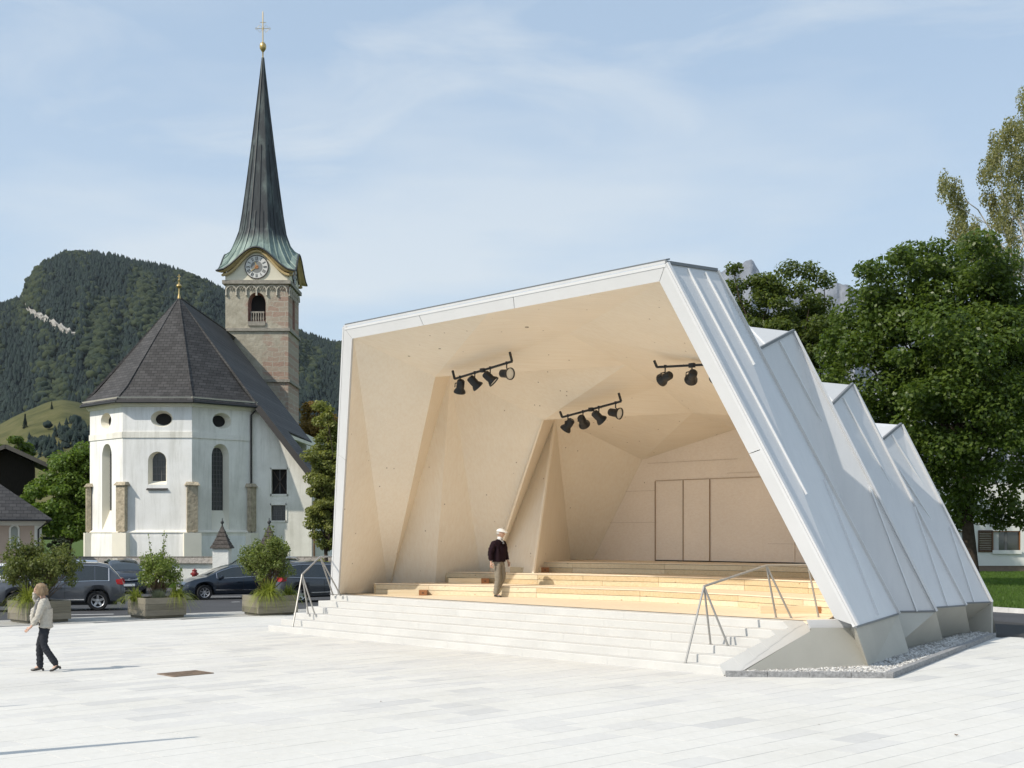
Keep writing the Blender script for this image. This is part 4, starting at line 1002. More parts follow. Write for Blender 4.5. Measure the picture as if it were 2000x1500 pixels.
# ---------------- tower
TX0, TX1, TY0, TY1 = -20.6, -16.08, 92.0, 96.5
TC = Vector(((TX0+TX1)/2, (TY0+TY1)/2, 0)); TW = TX1-TX0
zb0, zb1 = -.5, 20.55
tw = MB()
hol = [arch(TW/2-.0, 17.65, 1.30, 2.25, 10, True)]
ob, inner, P = wall('tower_wall', (TX0,TY0,0), (1,0,0), (0,-1,0), [(0,zb0),(TW,zb0),(TW,zb1),(0,zb1)], hol, TOWER, church, splay=.8)
STONEG = mat('grey_cornice_stone', (.30,.275,.235), .95, 0, .1, 3, .2, 10, .6, .04)
STONER = mat('red_marble_surround', (.34,.20,.16), .85, 0, .2, 5, .25, 20, .4, .02)
w = window(hol[0], inner[0], P, .6, STONER, VOID, church, None, name='belfry_opening')
b = MB(); b.bar(P(TW/2-.62,17.66,-.02), P(TW/2+.62,17.66,-.02), .3, .16, (0,-1,0)); b.build('sill', STONEG, w)
b = MB(); b.bar(P(TW/2-.5,18.52,.2), P(TW/2+.5,18.52,.2), .1, .09, (0,-1,0)); b.build('balustrade_rail', STONEG, w)
for i in range(6): MB().lathe([(.05,0),(.05,.08),(.03,.12),(.065,.32),(.035,.6),(.05,.66),(.05,.74)], 8, P(TW/2-.44+i*.176,17.74,.2)).build('baluster', STONEG, w, 50)
hol = [arch(TW*.5, 17.6, 1.0, 2.4, 10, True)]
ob, inner, P = wall('tower_wall', (TX1,TY0,0), (0,1,0), (1,0,0), [(0,zb0),(TY1-TY0,zb0),(TY1-TY0,zb1),(0,zb1)], hol, TOWER, church, splay=.8)
window(hol[0], inner[0], P, .6, STONER, VOID, church, None, name='belfry_opening')
MB().extr([(TX0,TY0+.02,zb0),(TX0,TY1,zb0),(TX0,TY1,zb1),(TX0,TY0+.02,zb1)], (.3,0,0)).build('tower_wall', TOWER, church)
MB().extr([(TX0+.31,TY1,zb0),(TX1-.02,TY1,zb0),(TX1-.02,TY1,zb1),(TX0+.31,TY1,zb1)], (0,-.3,0)).build('tower_wall', TOWER, church)
def band(z, h, out, m, name):
    b = MB()
    for (x0,y0,x1,y1) in ((TX0-out,TY0-out,TX1+out,TY0+.1),(TX1-.1,TY0+.1,TX1+out,TY1-.1),(TX0-out,TY1-.1,TX1+out,TY1+out),(TX0-out,TY0+.1,TX0+.1,TY1-.1)): b.box((x0,y0,z),(x1,y1,z+h))
    b.build(name, m, church)
band(17.12,.20,.13,STONEG,'string_course'); band(13.45,.20,.13,STONEG,'string_course'); band(20.5,.26,.2,STONEG,'cornice')
# blind tracery frieze: hanging pointed arches
for side in (0,1):
    o_ = Vector((TX0,TY0-.07,0)) if side == 0 else Vector((TX1+.07,TY0,0)); ux = Vector((1,0,0)) if side == 0 else Vector((0,1,0)); n_ = 6
    for i in range(n_):
        x0 = .08+(TW-.16)*i/n_; wd = (TW-.16)/n_; b = MB()
        pts = [o_+ux*(x0+wd*(.5-.5*math.cos(math.pi*k/10)))+Vector((0,0,19.95+.42*math.sin(math.pi*k/10))) for k in range(11)]
        b.tube(pts, .055, 5)
        b.tube([pts[0]+Vector((0,0,-.28)), pts[0]], [.09,.06], 6)
        b.tube([o_+ux*(x0+wd*.28)+Vector((0,0,20.25)), o_+ux*(x0+wd*.38)+Vector((0,0,20.08)), o_+ux*(x0+wd*.5)+Vector((0,0,20.3)), o_+ux*(x0+wd*.62)+Vector((0,0,20.08)), o_+ux*(x0+wd*.72)+Vector((0,0,20.25))], .035, 5)
        b.build('tracery_arch', mat('tracery_stone', (.47,.43,.36), .9, 0, .1, 4, .15) if (side == 0 and i == 0) else bpy.data.materials['tracery_stone'], church)
# clock gables
CLKW = mat('clock_storey_plaster', (.70,.655,.53), .9, 0, .15, 1.2, .05)
OCHRE = mat('ochre_paint', (.50,.385,.20), .8, 0, .2, 3, .1)
gz0 = zb1+.2
def gab(s):                                             # outline of the swept eaves: s -1..1
    return 21.35 + 1.72*(math.cos(s*math.pi)+1)/2*(1) if abs(s) <= 1 else 21.35
half = TW/2
for side in range(4):
    ux = [Vector((1,0,0)),Vector((0,1,0)),Vector((-1,0,0)),Vector((0,-1,0))][side]; n_ = [Vector((0,-1,0)),Vector((1,0,0)),Vector((0,1,0)),Vector((-1,0,0))][side]
    hh = half if side % 2 == 0 else (TY1-TY0)/2; dd = (TY1-TY0)/2 if side % 2 == 0 else half
    o_ = TC + n_*(dd+.02); ss = [i/14 for i in range(-14,15)]
    pts = [o_-ux*(hh-.05)+Vector((0,0,gz0)), o_+ux*(hh-.05)+Vector((0,0,gz0))]+[o_+ux*(s*(hh-.05))+Vector((0,0,gab(s*.93)-.12)) for s in ss[::-1]]
    MB().extr(pts, -n_*.3).build('clock_gable', CLKW, church)
    b = MB(); b.tube([o_+n_*.16+ux*(s*(hh+.12))+Vector((0,0,gab(s)-.22)) for s in ss], .10, 6); b.build('gable_moulding', OCHRE, church, 40)
    if side in (0,1):
        cz = 21.72; cc = o_+n_*.03+Vector((0,0,cz)); q = Matrix((ux, Vector((0,0,1)), n_)).transposed()
        clk = MB(); rot = lambda x, y, z: cc+ux*x+Vector((0,0,y))+n_*z
        ring = lambda r0, r1, z0, z1, m, nm, par: (lambda bb: bb.build(nm, m, par))(MB().add([rot(r*math.cos(2*math.pi*k/40), r*math.sin(2*math.pi*k/40), z) for r, z in ((r0,z0),(r0,z1),(r1,z1),(r1,z0)) for k in range(40)], [(j*40+k, j*40+(k+1)%40, (j+1)*40+(k+1)%40, (j+1)*40+k) for j in range(3) for k in range(40)]))
        face = MB().add([rot(.80*math.cos(2*math.pi*k/40), .80*math.sin(2*math.pi*k/40), .0) for k in range(40)]+[rot(.80*math.cos(2*math.pi*k/40), .80*math.sin(2*math.pi*k/40), .03) for k in range(40)], [tuple(range(40,80))]+[(k,(k+1)%40,40+(k+1)%40,40+k) for k in range(40)]).build('clock_face', plain('clock_white_%d' % side, (.66,.65,.62), .6), church)
        ring(.80,.86,.0,.05,plain('clock_rim_%d' % side, (.04,.03,.03), .6),'rim',face)
        MB().add([rot(.43*math.cos(2*math.pi*k/32), .43*math.sin(2*math.pi*k/32), .036) for k in range(32)], [tuple(range(32))]).build('dial_centre', plain('dial_grey_%d' % side, (.22,.22,.21), .6), face)
        CLK = plain('numeral_black_%d' % side, (.03,.03,.03), .6)
        NUM = ['XII','I','II','III','IIII','V','VI','VII','VIII','IX','X','XI']
        for h in range(12):
            a = math.pi/2-h*math.pi/6; rd = (math.cos(a), math.sin(a)); tg = (-rd[1], rd[0])
            b = MB(); st = NUM[h]; wid = {'I':.055,'V':.11,'X':.11}; tot = sum(wid[c] for c in st); x = tot/2; z = .038
            Pn = lambda u_, r_: rot(rd[0]*r_+tg[0]*u_, rd[1]*r_+tg[1]*u_, z)
            for c in st:
                w_ = wid[c]; m_ = x-w_/2
                if c == 'I': b.bar(Pn(m_,.48), Pn(m_,.74), .028, .006, n_)
                if c == 'V': b.bar(Pn(m_,.48), Pn(m_+.04,.74), .028, .006, n_); b.bar(Pn(m_,.48), Pn(m_-.04,.74), .02, .006, n_)
                if c == 'X': b.bar(Pn(m_-.04,.48), Pn(m_+.04,.74), .028, .006, n_); b.bar(Pn(m_+.04,.48), Pn(m_-.04,.74), .02, .006, n_)
                x -= w_
            b.build('numeral', CLK, face)
        b = MB(); b.bar(rot(.08,-.06,.05), rot(-.13,.36,.05), .05, .012, n_); b.build('hand', GOLD, face)
        b = MB(); b.bar(rot(.1,.07,.06), rot(-.40,-.30,.06), .045, .012, n_); b.build('hand', GOLD, face)
        MB().add([rot(.17*(1 if k % 2 else .62)*math.cos(2*math.pi*k/16), .17*(1 if k % 2 else .62)*math.sin(2*math.pi*k/16), .066) for k in range(16)], [tuple(range(16))]).build('sun_boss', plain('boss_%d' % side, (.45,.20,.08), .5, .5), face)
# spire: square skirt sweeping into an octagon needle
N8 = 64
def eave(th):
    """square eaves with raised middles"""
    c, s = math.cos(th), math.sin(th); m_ = max(abs(c), abs(s)); x, y = c/m_, s/m_
    k = min(abs(x), abs(y))                              # 0 middle, 1 corner
    out = .42 + .12*k
    return Vector((TC.x+x*(half+out), TC.y+y*((TY1-TY0)/2+out), 21.35+1.72*(math.cos(k*math.pi)+1)/2+.02))
def oct_r(th, r): a = ((th % (math.pi/4)) - math.pi/8); return r*math.cos(math.pi/8)/math.cos(a)
levels = [(24.0,1.98),(24.7,1.72),(26.0,1.50),(28.0,1.22),(31.0,.83),(34.0,.46),(36.6,.16),(37.6,.05)]
rings = []
ths = [2*math.pi*k/N8 + math.pi/N8*0 for k in range(N8)]
e_ = [eave(t) for t in ths]; rings.append(e_)
up0 = [Vector((TC.x+oct_r(t+math.pi/8,levels[0][1])*math.cos(t), TC.y+oct_r(t+math.pi/8,levels[0][1])*math.sin(t), levels[0][0])) for t in ths]
for f in (.35,.7):
    rings.append([Vector((a.x+(c.x-a.x)*(f**.8), a.y+(c.y-a.y)*(f**.8), a.z+(c.z-a.z)*(f**1.35))) for a, c in zip(e_, up0)])
for z, r in levels: rings.append([Vector((TC.x+oct_r(t+math.pi/8,r)*math.cos(t), TC.y+oct_r(t+math.pi/8,r)*math.sin(t), z)) for t in ths])
b = MB(); vs = [p for r in rings for p in r]; b.add(vs, [(i*N8+k, i*N8+(k+1)%N8, (i+1)*N8+(k+1)%N8, (i+1)*N8+k) for i in range(len(rings)-1) for k in range(N8)])
sp = b.build('spire', COPPER, church)
b = MB(); b.add([p-Vector((0,0,.08)) for p in e_]+[Vector((TC.x+(p.x-TC.x)*.88, TC.y+(p.y-TC.y)*.88, p.z-.1)) for p in e_], [(k,(k+1)%N8,N8+(k+1)%N8,N8+k) for k in range(N8)])
b.build('eaves_soffit', OCHRE, church)
b = MB(); b.tube(e_+[e_[0]], .07, 5, False); b.build('eaves_edge', plain('copper_dark_edge', (.035,.04,.042), .6), church)
for k in range(0, N8, 2):                                # standing seams
    j = len(rings) if k % 8 == 4 else (len(rings)-3 if k % 4 == 0 else len(rings)-5)
    MB().tube([rings[i][k]+Vector((math.cos(ths[k]),math.sin(ths[k]),0))*.012 for i in range(j)], .05, 4).build('standing_seam', COPPER, sp)
f = MB(); f.lathe([(.05,37.5),(.05,38.0),(.12,38.1),(.22,38.25),(.25,38.42),(.22,38.6),(.12,38.72),(.04,38.78),(.035,40.9),(0,41.1)], 18, TC); f.build('finial_ball', GOLD, church, 50)
b = MB(); IRON = plain('gilded_iron', (.36,.29,.16), .5, .6)
b.bar(TC+Vector((-.48,0,39.75)), TC+Vector((.48,0,39.75)), .035, .035); b.bar(TC+Vector((-.22,0,40.2)), TC+Vector((.22,0,40.2)), .03, .03)
for s in (-1,1):
    for w_ in (-1,1): b.tube([TC+Vector((.03*s,0,39.75+.03*w_)), TC+Vector((.22*s,0,39.75+.28*w_)), TC+Vector((.40*s,0,39.75+.06*w_))], .014, 4)
    b.tube([TC+Vector((.48*s,0,39.65)), TC+Vector((.55*s,0,39.75)), TC+Vector((.48*s,0,39.85))], .02, 4)
b.build('cross', IRON, church)
# ================================================================ OTHER BUILDINGS AND WALLS
def gz_(Y): return asph_z(Y)
PINK = mat('pink_render', (.50,.375,.285), .9, 0, .15, .8, .06, 20, .3, .02)
ROOFD = slate('dark_shingle', (.052,.05,.05), 1)
chap = thing('roadside_chapel', ((80-1000)/FOC*63,63.0,0), 'small pink rendered chapel with dark shingle roof at the left edge', 'chapel')
cy0, cxr = 63.0, (80-1000)/FOC*63
ze = CAM_H-(1014-HORIZON)/FOC*63
nh = [arch(3.98, CAM_H-(1072-HORIZON)/FOC*63, .40, 1.15, 8, False)]
nh = [[(x-.0, z) for x, z in nh[0]]]
ob, inner, P = wall('front_wall', (cxr-5.2,cy0,0), (1,0,0), (0,-1,0), [(0,-.6),(5.2,-.6),(5.2,ze),(0,ze)], nh, PINK, chap, splay=.95)
window(nh[0], inner[0], P, .18, CREAM, mat('niche_plaster', (.50,.52,.47), .9), chap, None, name='niche')
b = MB(); hp = nh[0]; b.tube([P(x,z,-.02) for x,z in hp[1:]]+[P(*hp[0],-.02)], .05, 6); b.build('niche_surround', CREAM, chap)
MB().box((cxr-.3,cy0-.03,-.6),(cxr+.03,cy0+.27,ze)).build('corner_quoin', CREAM, chap)
MB().box((cxr-.2,cy0+.28,-.6),(cxr,cy0+6,ze)).build('side_wall', PINK, chap)
b = MB(); b.prism([(cxr-5.3,cy0-.06,ze-.32),(cxr+.06,cy0-.06,ze-.32),(cxr+.06,cy0+.3,ze-.32),(cxr-5.3,cy0+.3,ze-.32)], [(cxr-5.3,cy0-.36,ze+.04),(cxr+.36,cy0-.36,ze+.04),(cxr+.36,cy0+.3,ze+.04),(cxr-5.3,cy0+.3,ze+.04)]); b.build('cornice', CREAM, chap)
ry = 66.6; rx = (33-1000)/FOC*ry; rzz = CAM_H-(930-HORIZON)/FOC*ry
E_ = [Vector((cxr-6,cy0-.5,ze+.02)), Vector((cxr+.5,cy0-.5,ze+.02)), Vector((cxr+.5,cy0+7.5,ze+.02)), Vector((cxr-6,cy0+7.5,ze+.02))]
r0, r1 = Vector((cxr-6,ry,rzz)), Vector((rx,ry,rzz))
for pp in ([E_[0],E_[1],r1,r0], [E_[1],E_[2],r1], [E_[2],E_[3],r0,r1]):
    MB().extr(pp, (0,0,-.1)).build('roof_slope', ROOFD, chap)
MB().tube([E_[0]+Vector((0,-.06,-.06)), E_[1]+Vector((0,-.06,-.06))], .06, 6).build('gutter', bpy.data.materials['gutter_dark'], chap)
MB().tube([E_[1]+Vector((-.1,-.05,-.1)), Vector((cxr-.12,cy0-.1,ze-.5)), Vector((cxr-.12,cy0-.1,-.4))], .045, 6).build('downpipe', bpy.data.materials['downpipe_dark'], chap)

chap.rotation_euler.z = R(20.5)
DARKW = mat('black_weathered_boards', (.022,.018,.015), .9, 0, .2, 5, .3, 14, .5, .03, stretch=(6,6,.6))
barn = thing('timber_barn', at_Y(92,1060,84), 'dark weathered timber barn with low gable roof behind the pink chapel', 'barn')
by = 84.0; pk = at_Y(17,872,by); rv = at_Y(95,908,by); lv = Vector((2*pk.x-rv.x, by, rv.z)); ze_ = rv.z-.25
MB().extr([Vector((lv.x+.9,by,-.6)), Vector((rv.x-.9,by,-.6)), Vector((rv.x-.9,by,ze_+.35)), pk+Vector((0,0,-.25)), Vector((lv.x+.9,by,ze_+.35))], (0,9,0)).build('boarded_wall', DARKW, barn)
for s_, e_v in ((1,rv),(-1,lv)):
    a, c = pk+Vector((0,-1.0,0)), e_v+Vector((0,-1.0,0))
    MB().extr([a, c, c+Vector((0,11,0)), a+Vector((0,11,0))], (0,0,-.14)).build('roof_slope', ROOFD, barn)
    MB().bar(a+Vector((0,-.03,-.1)), c+Vector((0,-.03,-.1)), .06, .26).build('barge_board', mat('barge_%d' % s_, (.13,.115,.10), .9), barn)
for q in (.0,): MB().bar(Vector((lv.x+1,by-.08,5.0)), Vector((rv.x-1,by-.08,5.0)), .12, .16).build('gallery_rail', plain('old_beam', (.06,.045,.035), .9), barn)

barn.rotation_euler.z = R(20)
# churchyard wall with shingle coping
SHING = mat('grey_shingles', (.27,.25,.225), .9, 0, .15, 9, .3, 14, .8, .05)
WROUGH = mat('whitewashed_wall', (.80,.79,.75), .95, 0, .1, 1.0, .08, 9, .6, .04)
cyw = thing('churchyard_wall', (-22,68,0), 'low whitewashed churchyard wall with weathered shingle coping', 'wall')
wy = 68.0; wz = CAM_H-(1092-HORIZON)/FOC*wy; wb = -.4
def wrun(x0, x1):
    MB().box((x0,wy,wb),(x1,wy+.5,wz-.18)).build('wall_run', WROUGH, cyw)
    n = max(1, int((x1-x0)/.34))
    for r_ in range(2):
        for i in range(n):
            xa = x0+(x1-x0)*i/n+(.05 if r_ else 0); xb = x0+(x1-x0)*(i+1)/n-.012+(.05 if r_ else 0); dz = rnd.uniform(-.012,.012)
            y_a, z_a = wy-.16+r_*.19, wz-.2+r_*.13+dz
            MB().extr([(xa,y_a,z_a),(xb,y_a,z_a),(xb,y_a+.24,z_a+.2),(xa,y_a+.24,z_a+.2)], (0,0,-.03)).build('shingle', SHING, cyw)
    MB().extr([(x0,wy+.2,wz+.14),(x1,wy+.2,wz+.14),(x1,wy+.72,wz-.2),(x0,wy+.72,wz-.2)], (0,0,-.04)).build('rear_coping', SHING, cyw)
X_ = lambda px, Y=wy: (px-1000)/FOC*Y
wrun(X_(-40), X_(176)); wrun(X_(176), X_(420)); wrun(X_(552), X_(660))
def pillar(px, label):
    x = X_(px); r = thing('gate_pillar', (x,wy,0), label, 'gate pillar', 'churchyard gate pillars')
    MB().box((x-.42,wy-.18,wb),(x+.42,wy+.66,1.86)).build('shaft', WROUGH, r)
    prof = [(.76,1.80),(.70,1.84),(.42,2.28),(.24,2.62),(.13,2.86),(.06,2.98)]
    b = MB(); b.lathe(prof, 4, (x,wy+.24,0), phase=math.pi/4); b.build('shingle_roof', mat('old_shingle', (.085,.075,.068), .9, 0, .2, 10, .4, 18, .8, .04) if 'old_shingle' not in bpy.data.materials else bpy.data.materials['old_shingle'], r)
    for lv_ in range(5):                                  # shingle courses, slightly proud
        z = 1.82+.21*lv_; rad = float(np.interp(z, [p[1] for p in prof], [p[0] for p in prof]))+.025
        b = MB(); b.lathe([(rad,z),(rad,z+.02),(max(.05,rad-.13),z+.19)], 4, (x,wy+.24,0), phase=math.pi/4); b.build('shingle_course', bpy.data.materials['old_shingle'], r)
    MB().lathe([(.05,2.94),(.035,3.1),(.09,3.16),(.09,3.22),(.03,3.28),(.02,3.4),(0,3.44)], 8, (x,wy+.24,0)).build('finial', plain('finial_iron', (.03,.03,.03), .6) if 'finial_iron' not in bpy.data.materials else bpy.data.materials['finial_iron'], r)
pillar(432, 'white gate pillar with pointed shingle cap left of the iron gate'); pillar(524, 'white gate pillar with shingle cap half hidden by the right hand shrub')
gate = thing('iron_gate', (X_(478),wy,0), 'wrought iron churchyard gate between the two white pillars', 'gate')
IRONB = plain('wrought_iron', (.02,.02,.022), .6)
for (a_, c_, s_) in ((X_(449),X_(476),1),(X_(505),X_(478),-1)):
    lf = MB(); top = lambda k: .95+.35*math.sin(k*math.pi/2)
    pts = [Vector((a_+(c_-a_)*k/8, wy+.2, top(k/8))) for k in range(9)]; lf.tube(pts, .025, 5); lf.tube([(a_,wy+.2,wb),(a_,wy+.2,1.0)], .03, 5); lf.tube([(c_,wy+.2,wb),(c_,wy+.2,1.3)], .03, 5); lf.tube([(a_,wy+.2,-.2),(c_,wy+.2,-.2)], .025, 5)
    fr = lf.build('gate_leaf', IRONB, gate)
    b = MB()
    for k in range(7):
        x = a_+(c_-a_)*k/7; x2 = a_+(c_-a_)*min(1,(k+1.6)/7); b.tube([(x,wy+.2,-.2),(x2,wy+.2,top(min(1,(k+1.6)/7))-.02)], .014, 4); b.tube([(x2,wy+.2,-.2),(x,wy+.2,top(k/7)-.02)], .014, 4)
    b.build('lattice_bars', IRONB, fr)
# verge in front of the wall
vz = gz_(66)+.10
sheet('grass_verge', [(-60,65.2,vz),(X_(405,66),65.2,vz),(X_(405,68),68,vz+.1),(-60,68,vz+.1)], GRASSG)
n = 5200; xx = rng.uniform(X_(180), X_(402), n); yy = rng.uniform(65.25,67.95,n); Vv, Ff = blades(np.stack([xx,yy,vz+(yy-65.2)*.036],1), .16, .04, .6, 9)
tag(link('verge_grass', quad_mesh('verge_grass', Vv, Ff), LAWNG), 'strip of grass at the foot of the churchyard wall', 'grass', kind='stuff')
vk = thing('verge_kerb', (-20,65.1,0), 'dark stone kerb along the grass strip below the churchyard wall', 'kerb')
for i in range(26): MB().box((-60+i*1.66,65.05,-.6),(-60+i*1.66+1.65,65.2,vz+.02)).build('kerb_stone', mat('dark_kerb', (.16,.16,.16), .9) if i == 0 else bpy.data.materials['dark_kerb'], vk)
# hydrant
hyp = rz(380,1129); hyp.y = 65.6; hyp = Vector(((380-1000)/FOC*65.6, 65.6, vz))
hy = thing('fire_hydrant', hyp, 'fire hydrant with dark red head on a grey post before the churchyard wall', 'hydrant')
MB().lathe([(.10,0),(.10,.02),(.062,.03),(.062,.42),(.085,.44),(.085,.50),(.06,.52)], 14, hyp).build('post', mat('hydrant_grey', (.42,.42,.41), .6), hy, 40)
MB().lathe([(.06,.5),(.085,.55),(.13,.60),(.15,.70),(.15,.78),(.11,.86),(.13,.88),(.13,.92),(.05,.95),(.03,1.0),(0,1.0)], 14, hyp).build('head', plain('hydrant_red', (.22,.018,.018), .45), hy, 40)
MB().tube([hyp+Vector((-.2,0,.72)), hyp+Vector((.2,0,.72))], .05, 10).build('outlet', bpy.data.materials['hydrant_red'], hy)

# white building far right
wbd = thing('white_house', (35,86,0), 'long white rendered house with brown shuttered windows behind the maple on the right', 'house')
hy0 = 86.0; hz = lambda py: CAM_H-(py-HORIZON)/FOC*hy0; hX = lambda px: (px-1000)/FOC*hy0
WHITER = mat('white_render', (.74,.735,.70), .9, 0, .15, .8, .03, 16, .15, .02)
x0 = hX(1780); hol = []
for (pa, pb) in ((1869,1896),(1939,1993),(2040,2095)): hol.append([(hX(pa)-x0,hz(1077)),(hX(pb)-x0,hz(1077)),(hX(pb)-x0,hz(1037)),(hX(pa)-x0,hz(1037))])
ob, inner, P = wall('facade', (x0,hy0,0), (1,0,0), (0,-1,0), [(0,hz(1105)),(16,hz(1105)),(16,7.2),(0,7.2)], hol, WHITER, wbd, splay=1)
BROWN = timber('brown_frame', (.26,.115,.045), (.2,.085,.03), (1,1,8), knot=.5)
for i, h in enumerate(hol):
    w = window(h, [(x,z) for x,z in h], P, .16, BROWN, emitless_glass('window_glass_%d' % i, (.06,.065,.06), .06), wbd, (2,1), .16)
    b = MB(); b.bar(P(h[0][0]-.05,h[0][1]-.04,-.1), P(h[1][0]+.05,h[0][1]-.04,-.1), .25, .07, (0,-1,0)); b.build('sill', WHITER, w)
    b = MB()
    for (a_, c_) in ((h[0],h[1]),(h[1],h[2]),(h[2],h[3]),(h[3],h[0])): b.bar(P(*a_,.06), P(*c_,.06), .12, .06, (0,-1,0))
    b.build('frame', BROWN, w)
    CURT = plain('net_curtain_%d' % i, (.5,.5,.48), .9)
    b = MB(); b.box(P(h[0][0]+.1,h[0][1]+.05,.155), P(h[0][0]+.45,h[2][1]-.05,.14)); b.build('curtain', CURT, w)
    if i: 
        sx0, sx1 = h[0][0]-.95, h[0][0]-.06; sh = MB(); sh.bar(P(sx0,h[0][1]-.05,-.04),P(sx0,h[2][1]+.05,-.04),.08,.05,(0,-1,0)); sh.bar(P(sx1,h[0][1]-.05,-.04),P(sx1,h[2][1]+.05,-.04),.08,.05,(0,-1,0)); sh.bar(P(sx0,h[0][1],-.04),P(sx1,h[0][1],-.04),.1,.05,(0,-1,0)); sh.bar(P(sx0,h[2][1],-.04),P(sx1,h[2][1],-.04),.1,.05,(0,-1,0))
        so = sh.build('shutter', mat('shutter_brown_%d' % i, (.09,.05,.03), .8), wbd)
        for k in range(11): z = h[0][1]+.1+(h[2][1]-h[0][1]-.2)*k/10; MB().obox(P((sx0+sx1)/2,z,-.035), (.4,0,0), (0,.03,.02), (0,-.006,.02)).build('slat', so.data.materials[0], so)
MB().box((x0,hy0+.05,-.9),(x0+16,hy0+.4,hz(1105))).build('base_course', mat('brown_base', (.20,.15,.115), .9), wbd)
MB().box((x0-.4,hy0-.7,7.2),(x0+16.4,hy0+9,7.4)).build('roof_slab', ROOFD, wbd)

# ================================================================ TREES
def leaves(centres, radii, counts, size, seed, up=.5, aspect=.62, droop=0.0):
    r = np.random.default_rng(seed); P, O = [], []
    for c, R_, n in zip(centres, radii, counts):
        d = r.normal(0, 1, (n,3)); d /= np.linalg.norm(d, axis=1)[:,None]; k = r.random(n)[:,None]**.42
        P.append(np.asarray(c)+d*k*np.asarray(R_)); O.append(d)
    P, O = np.concatenate(P), np.concatenate(O); n = len(P)
    nr = O*.55+r.normal(0,.55,(n,3)); nr[:,2] += up; nr /= np.linalg.norm(nr,axis=1)[:,None]
    t = r.normal(0,1,(n,3)); t[:,2] -= droop*3; t -= nr*(t*nr).sum(1)[:,None]; t /= np.linalg.norm(t,axis=1)[:,None]
    b = np.cross(nr, t); s = (size*r.uniform(.6,1.25,n))[:,None]
    v = np.stack([P-t*s*.5, P+b*s*aspect*.5+nr*s*.08, P+t*s*.5, P-b*s*aspect*.5+nr*s*.08], 1).reshape(-1,3)
    return v, np.arange(4*n).reshape(-1,4)
def limb(b, p, q, r0, r1, r, wob=.12):
    p, q = Vector(p), Vector(q); L = (q-p).length; pts = [p]
    for k in (.33,.66): pts.append(lerp(p,q,k)+Vector((r.uniform(-1,1),r.uniform(-1,1),r.uniform(-.2,1)))*L*wob)
    pts.append(q); b.tube(pts, [r0, r0*.75+r1*.25, r0*.4+r1*.6, r1], 6)
def tree(name, base, crown_c, crown_r, nclump, nleaf, size, m, label, seed, trunk_r=.25, clump=.17, shell=.55, extra=(), bark=None, group=None, low=-.9, fill=.3):
    r = random.Random(seed); base = Vector(base); cc = Vector(crown_c); cr = crown_r
    root = thing(name, base, label, 'tree', group)
    cs, rs = [], []; tries = 0
    while len(cs) < nclump and tries < 20000:
        tries += 1
        d = Vector((r.gauss(0,1), r.gauss(0,1), r.gauss(0,1))).normalized()
        if d.z < low: continue
        k = (shell+(1-shell)*r.random()) if r.random() > fill else r.random()*shell
        bump_ = 1+.16*math.sin(d.x*4.1+seed)+.13*math.sin(d.y*5.3+d.z*6.1+seed*2)
        c = Vector((d.x*cr[0], d.y*cr[1], d.z*cr[2]))*k*bump_
        s = clump*(cr[0]+cr[2])/2*r.uniform(.7,1.35); cs.append(cc+c); rs.append((s, s, s*.62))
    for p, s in extra: cs.append(Vector(p)); rs.append((s,s,s*.75))
    cnt = [max(6, int(nleaf/len(cs)*(q[0]/(clump*(cr[0]+cr[2])/2))**1.6)) for q in rs]
    v, f = leaves(cs, rs, cnt, size, seed); link('crown', quad_mesh('crown', v, f), m, root)
    b = MB(); top = Vector((cc.x, cc.y, cc.z-cr[2]*.15)); pts = [base+Vector((0,0,-.2)), base+Vector((0,0,.3)), lerp(base, top, .45)+Vector((r.uniform(-.2,.2),r.uniform(-.2,.2),0)), top]
    b.tube(pts, [trunk_r*1.35, trunk_r, trunk_r*.75, trunk_r*.35], 9)
    order = list(range(len(cs))); r.shuffle(order)
    for i in order[:26]:
        k = r.uniform(.35,.95); limb(b, lerp(pts[1], top, k) if k < .9 else top, cs[i], trunk_r*.34*(1.2-k*.6), .02, r)
    b.build('trunk', bark or TRUNK, root, 60)
    return root
MAPLE = leafmat('maple_leaf', (.036,.068,.013), (.125,.175,.032), .42, .38)
MAPLE2 = leafmat('maple_leaf_olive', (.045,.072,.016), (.135,.17,.034), .42, .45)
GREENL = leafmat('garden_tree_leaf', (.055,.105,.018), (.16,.23,.04), .4, .5)
OLIVE = leafmat('hornbeam_leaf', (.09,.12,.026), (.26,.27,.075), .38, .5)
AUTUMN = leafmat('autumn_leaf', (.12,.085,.022), (.27,.175,.045), .4, .6)
BIRCH = leafmat('birch_leaf', (.14,.15,.06), (.31,.295,.135), .4, .55)
def tp(px, py, Y): return at_Y(px, py, Y)
Ym = 62.0
base_m = Vector(((1901-1000)/FOC*Ym, Ym, .0)); cm_ = tp(1868, 745, Ym)
